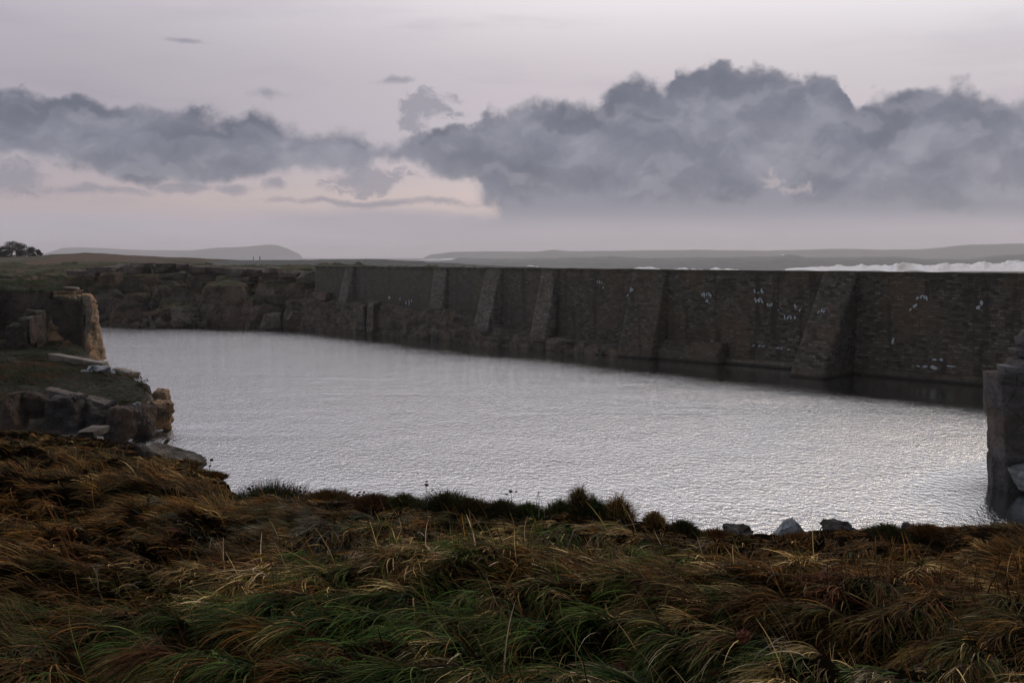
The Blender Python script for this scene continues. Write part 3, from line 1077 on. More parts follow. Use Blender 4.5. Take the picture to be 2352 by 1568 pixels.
# rim slabs above the cliff, left to right
slabs = [(150, 215, 622, 634, 0), (195, 262, 613, 626, 1), (250, 292, 604, 624, 0), (282, 330, 610, 630, 1), (300, 356, 604, 616, 0), (345, 402, 604, 627, 1), (398, 428, 606, 622, 0),
         (425, 470, 612, 630, 1), (462, 520, 614, 632, 0), (515, 566, 616, 636, 1), (560, 604, 617, 634, 0), (596, 642, 626, 643, 1), (606, 640, 614, 626, 1), (640, 690, 624, 636, 0),
         (632, 672, 636, 650, 1), (676, 728, 624, 640, 0), (690, 733, 638, 652, 1), (436, 486, 630, 646, 0), (524, 580, 636, 648, 0), (360, 420, 628, 642, 1)]
words = ['leftmost brownish slab on the cliff rim, half in turf', 'second rim slab from the left, low and flat', 'blocky dark reddish rim boulder under the dune crest',
         'wedge of dark rim rock right of the reddish boulder', 'thin flat slab topping the left part of the cliff rim', 'square-ended brown rim block above the darkest cliff hollow',
         'small upright rim block beside the square-ended one', 'long brown rim slab above the middle of the cliff', 'flat rim slab below the two walkers to their left',
         'thick rim slab lying left of the tilted slabs', 'rim slab directly above the round rock bulge', 'pinkish tilted slab dipping right near the dam end',
         'small slab perched on the pinkish tilted slab', 'pale flat slab halfway from the tilted slab to the dam', 'lower slab wedged beneath the pale flat slab',
         'long pale slab butting against the end of the dam', 'brown slab beneath the long pale one at the dam end', 'narrow ledge slab hanging under the long brown rim slab',
         'narrow slab under the rim above the round bulge', 'broken slab just under the square-ended rim block']
for i, ((x0, x1, y0, y1, tl), wd) in enumerate(zip(slabs, words)):
    rock_box('rock_slab', x0, x1, y0, y1, (133.5 if x0 < 590 else 131 - (x0 - 590) * .035) + (i % 3) * .5, 3.0, 100 + i, M_slab, wd, (0, R((-5, 6)[tl]) if x0 > 560 else R(random.uniform(-3, 3)), R(random.uniform(-12, 12))),
             'slabs along the cliff rim', rough=.035)
# bulges and blocks in the cliff face
for i, (x0, x1, y0, y1, dd, wd) in enumerate([
        (432, 570, 655, 765, 127, 'great rounded rock bulge in the middle of the far cliff'),
        (560, 650, 700, 764, 126, 'flat-faced cracked block at the waterline right of the bulge'),
        (640, 745, 690, 762, 125, 'long low rock shelf running to the foot of the dam'),
        (250, 330, 690, 757, 128, 'brown rock buttress at the foot of the dark hollow'),
        (560, 720, 650, 705, 128.5, 'broad rubbly rock face under the pale slabs'),
        (590, 640, 722, 756, 124.6, 'pale angular fallen block standing in the water edge'),
        (350, 440, 700, 758, 128, 'heap-shaped dark rock left of the great bulge')]):
    rock_box('cliff_rock', x0, x1, y0, y1, dd, 5, 140 + i, M_bulge if i != 5 else M_slab, wd, (0, 0, R(random.uniform(-10, 10))), rough=.07, cuts=22, taper=.25)
for k in range(16):
    x = random.uniform(225, 735)
    y = random.uniform(655, 752)
    w_ = random.uniform(24, 62)
    rock_box('cliff_rock', x, x + w_, y - w_ * random.uniform(.4, .8), y, 125.5 + (752 - y) * .055, 3, 900 + k, M_bulge if k % 2 else M_cliff,
             'broken granite block lodged in the face of the far quarry cliff', (0, R(random.uniform(-20, 20)), R(random.uniform(-30, 30))), 'blocks lodged in the cliff face', rough=.06, cuts=14, boxy=.5)
# pale rubble at the foot of the hollow
rub = []
for k in range(26):
    x = random.uniform(300, 440)
    y = 752 - abs(random.gauss(0, 8)) - (x - 300) * .02
    w_ = random.uniform(8, 17)
    o = rock_box('rubble_stone', x, x + w_, y - w_ * .55, y, 125.5 + random.uniform(-.6, .6), .7, 200 + k, M_slab,
                 'small pale stone in the rubble heap at the foot of the dark cliff hollow', (0, R(random.uniform(-25, 25)), 0), 'rubble stones at the cliff foot', cuts=9, sub=1)
# rough natural ledge that carries the left half of the dam (top height follows the photograph)
def footing_ledge():
    S = np.arange(-3.5, 49.2, .22)
    ztop = np.interp(S, [-3.5, 0, 3, 5.4, 7.4, 8.6, 12, 17, 20, 24, 28, 29.6, 30.4, 34, 37.5, 42, 46, 49.2],
                     [3.4, 3.9, 3.7, 3.5, 3.5, 3.8, 3.6, 3.4, 3.0, 3.3, 3.0, 2.8, 1.6, 1.4, 1.15, 1.1, .9, .5])
    ztop = ztop + fbm(S * .6, S * 0, None, 4, 91) * .55 * np.clip(ztop / 3, .3, 1)
    prot = np.interp(S, [-3.5, 5, 15, 24, 29.8, 30.6, 40, 49], [2.6, 2.2, 1.9, 1.6, 2.4, 2.3, 2.1, 2.3])
    tv = np.concatenate([np.linspace(0, 1, 26), 1 + np.linspace(.08, 1, 12)])
    S2, T = np.meshgrid(S, tv, indexing='ij')
    Zt, Pr = ztop[:, None], prot[:, None]
    Z = np.where(T <= 1, -1.2 + (Zt + 1.2) * T, Zt + (T - 1) * .25)
    Y = np.where(T <= 1, -Pr + .4 * T * Pr * .35, -Pr * .86 + (T - 1) * (Pr * .86 + .3))
    cv, cd = cell(S2 / 1.5, Y / 1.2, Z / .75, 23)
    cv2, cd2 = cell(S2 / .7, Y / .6 + 7, Z / .4, 29)
    k = np.clip(2 - T, 0, 1)
    Y = Y - ((cv - .5) * .42 + (cv2 - .5) * .20 + fbm(S2 * .5, Z * .4, Y, 3, 12) * .5) * k
    Z = Z + (cv - .5) * .35 * (T > .9)
    V = np.stack([S2, Y, Z], -1).reshape(-1, 3)
    return mesh_np('rock_ledge', V, grid_faces(len(S), len(tv)), False)


o = link('rock_ledge', footing_ledge(), M_ledge, dam)
for i, (x0, x1, y0, y1, dd, m_, wd) in enumerate([
        (720, 756, 672, 690, 122, M_slab, 'pale bluish boulder perched at the left end of the dam'),
        (826, 842, 700, 762, 115.6, M_slab, 'narrow pale rock rib right of the first buttress'),
        (846, 866, 696, 764, 114.4, M_slab, 'tall pale rock rib streaked white under the dam')]):
    rock_box('footing_rock', x0, x1, y0, y1, dd, 1.8, 240 + i, m_, wd, (0, 0, dam_rot * .6), rough=.05, cuts=20)

# --- the tall lit rock stack at the headland's corner
st = empty('rock_stack', (-37.8, 86, -1))
tag(st, 'tall pale ochre rock stack at the headland corner, warm light partly in its colour', 'rock')


def stack_body():
    nz, na = 64, 96
    zz = np.linspace(0, 7.0, nz)
    a = np.linspace(0, 2 * math.pi, na, endpoint=False)
    Aa, Z = np.meshgrid(a, zz, indexing='ij')
    prof = np.interp(Z, [0, 1.2, 2.5, 5.2, 5.5, 6.4, 6.6, 7.0], [1.55, 1.30, 1.08, 1.0, .93, .84, .72, .55])
    ca, sa = np.cos(Aa), np.sin(Aa)
    q = 1 / np.maximum(np.abs(ca), np.abs(sa)) ** .8
    hx, hy = 1.4, 2.2
    X = ca * q * hx * np.where(ca > 0, prof, 1 + (prof - 1) * .5)
    Y = sa * q * hy * (.7 + .3 * prof)
    cv, cd = cell(X / 1.2 + 3, Y / 1.2, Z / .75, 17)
    n = (cv - .5) * .34 + fbm(X, Y, Z * 1.4, 4, 6) * .22 - np.clip(.12 - cd, 0, 1) * 1.2
    X = X + ca * n
    Y = Y + sa * n
    V = np.stack([X, Y, Z - .2], -1).reshape(-1, 3)
    i = np.arange(na)[:, None] * nz + np.arange(nz - 1)[None, :]
    j = ((np.arange(na) + 1) % na)[:, None] * nz + np.arange(nz - 1)[None, :]
    Fq = np.stack([i, j, j + 1, i + 1], -1).reshape(-1, 4)
    me = mesh_np('body', V, Fq, False)
    bm = bmesh.new()
    bm.from_mesh(me)
    bmesh.ops.holes_fill(bm, edges=[e for e in bm.edges if e.is_boundary], sides=0)
    bmesh.ops.recalc_face_normals(bm, faces=bm.faces)
    bm.to_mesh(me)
    bm.free()
    return me


link('body', stack_body(), M_stack, st)
o = rock('cap_slab', (.0, -.6, 7.25), (1.2, 1.6, .36), (0, R(4), R(12)), 301, M_pale, parent=st, cuts=14)
o = rock('cap_slab', (-.4, -.2, 6.95), (1.9, 2.2, .4), (0, R(-3), R(-8)), 302, M_stack, parent=st, cuts=14)

# rocks of the dark recess, left of the stack
for i, (x0, x1, y0, y1, dd, wd) in enumerate([
        (0, 48, 748, 800, 77, 'blunt rock at the left frame edge below the headland'),
        (48, 74, 716, 800, 79, 'upright brown rock pier left of the dark recess'),
        (30, 60, 730, 780, 77.5, 'leaning rock beside the upright pier'),
        (112, 182, 684, 850, 83.4, 'dark rock block added as the shaded face immediately left of the stack'),  # dark stone stands in for the shaded front of the stack
        (86, 120, 700, 830, 84.5, 'narrow black rock rib at the back of the recess')]):
    rock_box('headland_rock', x0, x1, y0, y1 + 12, dd, 3, 320 + i, M_head if i != 2 else M_boul, wd, (0, 0, R(8)), rough=.06, cuts=20)

# --- promontory: front row of boulders, pale slabs, tip block in the warm lit colour
for i, (x0, x1, y0, y1, dd, m_, wd) in enumerate([
        (-10, 34, 915, 992, 45.5, M_boul, 'dark boulder cut by the left frame edge'),
        (36, 92, 905, 968, 47.0, M_boul, 'leftmost rounded boulder of the row under the promontory turf'),
        (98, 166, 918, 992, 46.6, M_dboul, 'large dark grey boulder, second in the row under the promontory'),
        (170, 238, 930, 1002, 47.2, M_dboul, 'bluish dark boulder in the middle of the promontory row'),
        (236, 300, 944, 1018, 46.8, M_boul, 'rounded boulder with an ochre top next to the corner block'),
        (296, 338, 942, 1012, 48.4, M_boul, 'square dark-sided corner block at the promontory tip'),
        (328, 382, 928, 994, 50.2, M_stack, 'block coloured as warm lit, with a flat face, at the outermost promontory tip'),  # its lit look is put into the stone colour
        (345, 374, 900, 932, 52.5, M_stack, 'small ledge block on top of the promontory tip')]):
    rock_box('boulder', x0, x1, y0, y1, dd, 2.2 if i < 5 else 1.7, 340 + i, m_, wd, (0, R(6) if i < 5 else 0, R((8, -6, 5, -4, 6, 14, 24, 10)[i])), rough=.08, cuts=18, boxy=.35)
rock_box('flat_slab', 100, 165, 900, 916, 48.0, .8, 360, M_pale if False else M_slab, 'thin pinkish slab lying along the top of the boulder row', (R(4), R(14), R(-4)), cuts=12)
rock_box('flat_slab', 160, 240, 914, 934, 48.2, .8, 361, M_slab, 'second thin pinkish slab continuing the boulder row top', (R(4), R(13), R(-4)), cuts=12)
rock_box('flat_slab', 105, 245, 824, 838, 69, 1.0, 362, M_pale, 'long pale flat rock slab at the foot of the stack', (0, R(8), R(-12)), cuts=16)
rock_box('flat_slab', 250, 315, 852, 866, 63, .9, 363, M_pale, 'pale flat rock slab at the water edge right of the stack', (0, R(8), R(-25)), cuts=16)
for i, (x0, x1, y0, y1, wd) in enumerate([(192, 215, 840, 858, 'blue-white stone standing behind the other debris on the turf'),
                                          (180, 206, 852, 872, 'rounded blue-white stone lowest in the debris on the turf'),
                                          (212, 246, 842, 854, 'flat pale blue slab lying on the promontory turf')]):
    rock_box('pale_stone', x0, x1, y0, y1, 58.5 - i * .4, .7, 370 + i, M_blue, wd, (0, R(8 * i - 8), R(20 * i)), cuts=10, rough=.06)
for i, (x, y) in enumerate([(252, 858), (302, 935), (310, 931)]):
    rock_box('pale_stone', x, x + 9, y - 7, y, 57 if i == 0 else 52.5, .3, 380 + i, M_blue, 'tiny white stone on the promontory turf', (0, 0, 0), 'tiny stones', cuts=8, sub=1)

# ---------------------------------------------------------------- right hand pier
pier = empty('stone_pier', (20.78, 38.3, 0))
tag(pier, 'tall squared rock pier rising from the water at the right frame edge', 'rock')
M_pier = rock_mat('pier_rock', (.035, .034, .036, 1), (.115, .108, .105, 1), (.13, .088, .058, 1), .9, .45, None, .25)
M_pier_edge = rock_mat('pier_edge', (.10, .11, .125, 1), (.27, .28, .29, 1), (.15, .12, .09, 1), 1.6, .3, None, .3)


def tower(name, cx, cy, hx, hy, z0, z1, seed, tap, rough, parent, m_, batter=0.0):
    nz, na = 50, 88
    zz = np.linspace(z0, z1, nz)
    a = np.linspace(0, 2 * math.pi, na, endpoint=False) + .01
    Aa, Z = np.meshgrid(a, zz, indexing='ij')
    ca, sa = np.cos(Aa), np.sin(Aa)
    q = 1 / np.maximum(np.abs(ca), np.abs(sa)) ** .93
    k = np.interp(Z, [z0, z1], [tap, 1.0])
    X, Y = ca * q * hx * k, sa * q * hy * k
    cv, cd = cell(X / 1.4 + seed, Y / 1.4, Z / 1.1, seed)
    n = (cv - .5) * rough + fbm(X * .9, Y * .9, Z * .6, 4, seed) * rough * .9
    X, Y = X + ca * n + batter * (z1 - Z), Y + sa * n
    V = np.stack([X + cx, Y + cy, Z], -1).reshape(-1, 3)
    i = np.arange(na)[:, None] * nz + np.arange(nz - 1)[None, :]
    j = ((np.arange(na) + 1) % na)[:, None] * nz + np.arange(nz - 1)[None, :]
    me = mesh_np(name, V, np.stack([i, j, j + 1, i + 1], -1).reshape(-1, 4), False)
    bm = bmesh.new()
    bm.from_mesh(me)
    bmesh.ops.holes_fill(bm, edges=[e for e in bm.edges if e.is_boundary], sides=0)
    bmesh.ops.recalc_face_normals(bm, faces=bm.faces)
    bm.to_mesh(me)
    bm.free()
    return link(name, me, m_, parent)


tower('body', 0.35, 0, 2.6, .75, -1.2, 4.55, 71, .97, .12, pier, M_pier, .07)
rock('foot_stone', (-.9, -.85, .75), (1.5, 1.3, 1.0), (0, R(-22), 0), 401, M_pier_edge, parent=pier, cuts=14)
rock('foot_stone', (.6, -.9, .5), (1.8, 1.2, .8), (0, R(8), 0), 402, M_pier, parent=pier, cuts=14)
for i, (x, y, z, dx, dy, dz, m_) in enumerate([(.45, 0, 4.72, 3.9, 1.5, .34, M_pier_edge), (.75, 0, 5.05, 3.2, 1.5, .42, M_pier), (.62, 0, 5.4, 2.9, 1.5, .36, M_pier_edge),
                                               (.8, 0, 5.72, 2.6, 1.4, .36, M_pier), (.8, .1, 6.05, 2.5, 1.4, .40, M_pier_edge), (1.2, .1, 6.38, 2.0, 1.8, .35, M_pier),
                                               (1.6, .1, 6.6, 1.6, 1.6, .3, M_pier)]):
    rock('cap_stone', (x - .75, y, z - .08), (dx, dy, dz), (0, R(random.uniform(-4, 4)), R(random.uniform(-8, 8))), 410 + i, M_pier if i % 3 else m_, parent=pier, cuts=8, boxy=1.1, rough=.07)

# ---------------------------------------------------------------- near bank
SKY = [(-1500, 940, 60), (-700, 960, 40), (-200, 985, 31), (0, 993, 28), (60, 998, 27), (170, 1012, 25), (215, 1016, 24.5), (260, 1024, 23), (330, 1040, 20.5), (400, 1060, 18), (450, 1084, 16.4),
       (480, 1098, 15), (520, 1128, 13), (550, 1152, 12), (600, 1160, 10.8), (700, 1156, 9.8), (780, 1160, 9.6), (850, 1166, 9.2), (950, 1164, 9.1), (1040, 1164, 9),
       (1130, 1170, 9), (1200, 1176, 9), (1300, 1172, 9), (1400, 1182, 9), (1480, 1200, 8.8), (1560, 1212, 8.7), (1650, 1228, 8.6), (1740, 1234, 8.6),
       (1800, 1234, 8.6), (1860, 1228, 8.6), (1930, 1222, 8.6), (2060, 1222, 8.6), (2200, 1224, 8.6), (2352, 1222, 8.7), (2600, 1215, 9.5), (3300, 1150, 14), (5000, 1000, 40)]
_az = np.array([math.atan2(s_[0] - 1176, F) for s_ in SKY])
_P = np.array([at(*s_) for s_ in SKY])
_ds, _zs = np.hypot(_P[:, 0], _P[:, 1]), _P[:, 2]
# ridges and hollows of the sward: (photo x, photo y, length px, angle deg, height m, width m)
RID = []


def hummock(X, Y):
    h = fbm(X * .55 + 3, Y * .75, None, 3, 201) * .26
    rr = fbm(X * .9 + Y * .5, Y * 1.5 - X * .35, None, 3, 202)
    h = h + (.20 - np.abs(rr) * .80)
    return h + fbm(X * 3, Y * 3, None, 2, 203) * .05


def bank_z(X, Y):
    a = np.arctan2(X, Y)
    d = np.hypot(X, Y)
    ds, zs = np.interp(a, _az, _ds), np.interp(a, _az, _zs)
    t_ = (d - 2.5) / (ds - 2.5)
    tc = np.clip(t_, 0, 1)
    z = 7.42 + (zs - 7.42) * tc
    damp = np.clip(1.25 - tc, .22, 1)
    z = z + hummock(X, Y) * np.clip(d / 3.0, 0, 1) * damp * (1 + np.clip((ds - 12) / 12, 0, 1) * tc * 1.2)
    # hollow on the right in front of the edge
    z = z - .20 * np.exp(-((X - 3.3) / 1.7) ** 2 - ((Y - 6.9) / .55) ** 2)
    over = np.clip(d - ds, 0, None)
    z = z - np.where(over > 0, over * .55 + np.clip(over, 0, 4) ** 2 * .35, 0)
    return np.maximum(z, -1.5), t_


def _build_bank():
    A = np.concatenate([np.arange(-math.pi, -.75, .03), np.arange(-.75, .75, .0035), np.arange(.75, math.pi + .02, .03)])
    Dm = np.concatenate([np.linspace(.0, 2.4, 10), np.linspace(2.5, 12, 260), np.linspace(12.1, 34, 200), np.linspace(35, 90, 30)])
    A2, D2 = np.meshgrid(A, Dm, indexing='ij')
    a = np.clip(A2, -1.35, 1.3)
    # behind the viewer the land simply carries on inland
    X, Y = np.sin(A2) * D2, np.cos(A2) * D2
    z, t_ = bank_z(np.sin(a) * D2, np.cos(a) * D2)
    back = np.clip((np.abs(A2) - 1.2) / .3, 0, 1)
    z = z * (1 - back) + (7.42 + fbm(X * .2, Y * .2, None, 3, 5) * .2) * back
    V = np.stack([X, Y, z], -1).reshape(-1, 3)
    return mesh_np('near_bank', V, grid_faces(len(A), len(Dm)), True)


struct(link('near_bank', _build_bank(), M_soil), 'grassy near bank dropping to the pool')


# ---------------------------------------------------------------- grass
PAL = dict(green=(.048, .092, .018), dgreen=(.012, .036, .009), straw=(.34, .25, .105), pale=(.55, .46, .31), brown=(.064, .038, .016), rust=(.118, .052, .014),
           ochre=(.15, .078, .018), red=(.075, .022, .014), olive=(.042, .042, .013), grey=(.11, .115, .09))
PAL = {k: np.array(v) for k, v in PAL.items()}


def G(x, y, z=7.0):
    q = at_z(x, y, z)
    return q[0], q[1]


# colour patches of the sward: position, radius across, radius in depth, mix of kinds, weight
ZN = [(G(250, 1230, 6.7), 2.6, 3.2, dict(ochre=3, rust=3, brown=2, straw=.6, olive=1.5), 1.6),
      (G(100, 1060, 5.6), 6, 6, dict(ochre=3, rust=2.4, brown=1.5, olive=2, straw=.7), 1.6),
      (G(420, 1120, 6), 2.6, 3, dict(ochre=2.5, olive=3, brown=2, rust=1.5, straw=.6), 1.2),
      (G(720, 1195, 6.9), .9, .8, dict(grey=3.5, olive=2, brown=1), 3.0),
      (G(950, 1190, 6.9), 1.2, .9, dict(brown=3, rust=2, olive=2, straw=.8), 1.6),
      (G(520, 1260, 7), 1.0, .7, dict(red=2.5, brown=2, rust=1, olive=1), 1.8),
      (G(1250, 1190, 6.9), 1.1, .8, dict(brown=2, straw=1.8, olive=2, green=2, rust=1), 1.4),
      (G(1000, 1290, 7), 1.4, .8, dict(straw=3.0, olive=2, green=2, pale=1.0, brown=1), 1.4),
      (G(1350, 1260, 7), 1.0, .6, dict(green=4.5, olive=1.2, straw=1.8, pale=.5), 2.0),
      (G(1350, 1340, 7), 1.0, .5, dict(straw=3, brown=2, rust=.8, olive=1.5, pale=.8), 1.5),
      (G(850, 1370, 7.2), .9, .4, dict(green=5, straw=1.2, olive=1), 2.4),
      (G(560, 1360, 7.2), 1.0, .4, dict(straw=3, olive=2, green=2, ochre=1), 1.4),
      (G(300, 1450, 7.3), .8, .5, dict(green=2.5, dgreen=2, olive=1.5, brown=1), 1.4),
      (G(60, 1420, 7.3), .7, .7, dict(brown=3, rust=2, olive=1.5), 1.5),
      (G(580, 1520, 7.4), .30, .3, dict(red=3, brown=2, rust=1.5, straw=.8), 2.5),
      (G(1030, 1490, 7.4), .8, .5, dict(dgreen=3, green=5, olive=.6, rust=.5), 3.2),
      (G(1400, 1440, 7.3), .9, .4, dict(green=2.5, olive=2, straw=2, brown=1.2), 1.4),
      (G(1780, 1520, 7.4), .8, .35, dict(straw=3.4, pale=1.6, green=2.2, dgreen=1.2), 2.2),
      (G(2200, 1500, 7.3), .9, .6, dict(brown=3, ochre=1.5, olive=2, dgreen=1), 1.6),
      (G(1800, 1290, 6.9), 1.6, .8, dict(brown=3, ochre=2, straw=1.5, olive=1, rust=1.5), 1.6),
      (G(2200, 1260, 6.8), 1.8, .8, dict(rust=2.5, brown=3.2, ochre=.8), 2.0),
      (G(1950, 1400, 7.1), 1.6, .6, dict(brown=3, red=1.2, rust=2, olive=1), 1.8),
      (G(1600, 1400, 7.1), .9, .5, dict(straw=2.5, brown=2, olive=2, green=1), 1.2)]
KEYS = list(PAL)


def zone_colors(X, Y, r1):
    """pick a kind of blade per clump from the patches around it"""
    W = np.zeros((len(X), len(KEYS)))
    W[:, KEYS.index('olive')] += .05
    W[:, KEYS.index('brown')] += .05
    for (cx, cy), rx, ry, mixd, wt in ZN:
        g = wt * np.exp(-((X - cx) / rx) ** 2 - ((Y - cy) / ry) ** 2)
        tot_ = sum(mixd.values())
        for k, v in mixd.items():
            W[:, KEYS.index(k)] += g * v / tot_
    W /= W.sum(1, keepdims=True)
    cum = np.cumsum(W, 1)
    idx = (cum < r1[:, None]).sum(1).clip(0, len(KEYS) - 1)
    P_ = np.stack([PAL[k] for k in KEYS])
    return P_[idx], idx


def blades(P0, L, W, th, lean0, lean1, col, tipcol, seg=5, curl=0.0, up=None):
    """P0 roots (n,3); th heading; lean0/lean1 angle from vertical at root and tip"""
    n = len(P0)
    ts = np.linspace(0, 1, seg + 1)
    hd = np.stack([np.cos(th), np.sin(th), 0 * th], 1)
    rows = [P0]
    cur = P0.copy()
    hh = th.copy()
    for i in range(seg):
        tm = (ts[i] + ts[i + 1]) / 2
        ph = lean0 + (lean1 - lean0) * tm ** .85
        hh = th + curl * tm
        dv = np.stack([np.cos(hh) * np.sin(ph), np.sin(hh) * np.sin(ph), np.cos(ph)], 1)
        cur = cur + dv * (L / seg)[:, None]
        rows.append(cur)
    # blade width across: random mix of sideways and view-independent twist
    tw = rng.uniform(-.9, .9, n)
    side = np.stack([-np.sin(th) * np.cos(tw), np.cos(th) * np.cos(tw), np.sin(tw)], 1)
    V = np.empty((n, 2 * (seg + 1), 3), np.float32)
    C = np.empty((n, 2 * (seg + 1), 3), np.float32)
    for i in range(seg + 1):
        ww = (W * (1 - (ts[i]) ** 1.6 * .86) / 2)[:, None]
        V[:, 2 * i] = rows[i] - side * ww
        V[:, 2 * i + 1] = rows[i] + side * ww
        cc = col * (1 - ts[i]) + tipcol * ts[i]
        C[:, 2 * i] = cc
        C[:, 2 * i + 1] = cc
    base_ = (np.arange(n) * 2 * (seg + 1))[:, None]
    f = []
    for i in range(seg):
        f.append(np.stack([base_[:, 0] + 2 * i, base_[:, 0] + 2 * i + 1, base_[:, 0] + 2 * i + 3, base_[:, 0] + 2 * i + 2], 1))
    Fq = np.stack(f, 1).reshape(-1, 4)
    return V.reshape(-1, 3), Fq, C.reshape(-1, 3)


def near_grass():
    NB = 360000
    u = rng.random(NB)
    a = -.60 + 1.20 * rng.random(NB)
    ds = np.interp(a, _az, _ds)
    # log-like spacing in distance: constant density on the picture, roughly
    d = 2.6 * (((ds + .25) / 2.6) ** u)
    X, Y = np.sin(a) * d, np.cos(a) * d
    # clumps
    cs = .075 + d * .012
    jx, jy = X / cs, Y / cs
    lev = np.floor(np.log2(cs / .1) * 2)
    csq = .1 * 2 ** (lev / 2)
    cx, cy = np.floor(X / csq), np.floor(Y / csq)
    r1, r2, r3, r4 = [_h(cx, cy, lev + 50, s_) for s_ in (1, 2, 3, 4)]
    ccx, ccy = (cx + r3) * csq, (cy + r4) * csq
    pull = .45 * rng.random(NB)
    X2, Y2 = X + (ccx - X) * pull, Y + (ccy - Y) * pull
    z, t_ = bank_z(X2, Y2)
    # sward flow: wind lays it to the left and towards the viewer
    fl = R(208) + fbm(X * .45, Y * .6, None, 3, 301) * 1.7 + fbm(X * 1.6, Y * 1.6, None, 2, 302) * .7
    th = fl + (r1 - .5) * .9 + rng.normal(0, .26, NB)
    rough_patch = np.clip(fbm(X * .8, Y * .9, None, 2, 305) * 1.6 + .1, 0, 1)
    far = np.clip((d - 8) / 14, 0, 1)
    L = (.19 + .15 * r2 + .06 * rng.random(NB)) * (1 - .30 * far) * np.where(t_ > .86, .45, 1) * (.75 + .45 * rough_patch)
    L *= np.clip(.6 + (d - 2.6) * .4, .6, 1)
    lie = np.clip(.85 + fbm(X * .7 + 5, Y * .9, None, 2, 303) * .6, .25, 1.15)
    lie = np.where(X < -1.6 - 0 * X, lie * .78, lie)
    lean0 = .25 + .65 * lie * (.6 + .4 * r3) + rng.normal(0, .12, NB)
    lean1 = lean0 + .55 + 1.5 * lie * (.4 + .6 * r4)
    lean1 = np.minimum(lean1, 2.7)
    # a few stiff upright stems
    st_ = rng.random(NB) < .006
    lean0[st_] *= .35
    lean1[st_] *= .3
    L[st_] *= 1.15
    Wd = (.0046 + .0036 * rng.random(NB) ** 2) * (d / 4.0) ** .8
    rr = np.clip(.65 * r1 + .35 * rng.random(NB), 0, .999)
    rr = _h(cx, cy, lev + 90, 7) * .999
    swap = rng.random(NB) < .38
    rr = np.where(swap, rng.random(NB) * .999, rr)
    col, idx = zone_colors(X, Y, rr)
    br = (.30 + 1.8 * rng.random(NB) ** 2.2) * (.45 + 1.15 * r2)
    col = col * br[:, None]
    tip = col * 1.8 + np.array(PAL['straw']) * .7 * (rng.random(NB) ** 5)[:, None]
    rootc = col * .55  # root shade and tip highlights are put into the blade colour
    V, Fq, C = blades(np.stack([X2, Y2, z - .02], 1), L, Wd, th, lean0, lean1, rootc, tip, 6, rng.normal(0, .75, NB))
    return mesh_np('grass', V, Fq, False, C)


g_ = link('grass', near_grass(), M_tint)
g_['kind'] = 'stuff'
g_['label'] = 'long wind-combed green straw and rust grass covering the near bank'
g_['category'] = 'grass'


def turf(name, bx, poly, topf, n, L, Wd, cols, seed, label, inset=.4, zoff=0, rug=.12):
    r_ = np.random.default_rng(seed)
    X = r_.uniform(bx[0], bx[1], n)
    Y = r_.uniform(bx[2], bx[3], n)
    d = sdf(X, Y, poly)
    k = d > inset + r_.random(n) * .6
    X, Y = X[k], Y[k]
    m = len(X)
    z = topf(X, Y) + fbm(X * .9, Y * .9, None, 4, zoff + 5) * rug - .05
    th = R(200) + fbm(X * .2, Y * .2, None, 2, 9) * 1.5 + r_.normal(0, .4, m)
    c = np.array([PAL[k_] for k_ in cols])
    i = np.clip(((fbm(X * .3, Y * .3, None, 3, 88) * .9 + .5 + r_.normal(0, .18, m)) * len(cols)).astype(int), 0, len(cols) - 1)
    col = c[i] * (.6 + .6 * r_.random(m))[:, None]
    hm = .55 + .7 * (fbm(X * .6, Y * .6, None, 2, 4) > .05)
    V, Fq, C = blades(np.stack([X, Y, z], 1), L * (.6 + .7 * r_.random(m)) * hm, Wd * (.7 + .6 * r_.random(m)), th, r_.uniform(.2, .9, m), r_.uniform(1.0, 2.0, m), col * .7, col * 1.2, 3, r_.normal(0, .2, m))
    o = link(name, mesh_np(name, V, Fq, False, C), M_tint)
    tag(o, label, 'grass', None, 'stuff')


turf('turf', (-60, -17, 48, 84), PROM, prom_top, 110000, .36, .04, ['dgreen', 'dgreen', 'olive', 'dgreen', 'brown', 'rust'], 61, 'short dark green turf on the low promontory', .5, 3, .30)
turf('turf', (-75, -36, 74, 100), HEAD, head_top, 70000, .32, .05, ['dgreen', 'green', 'olive', 'brown'], 62, 'dark turf on top of the tall headland', 1.4, 5)


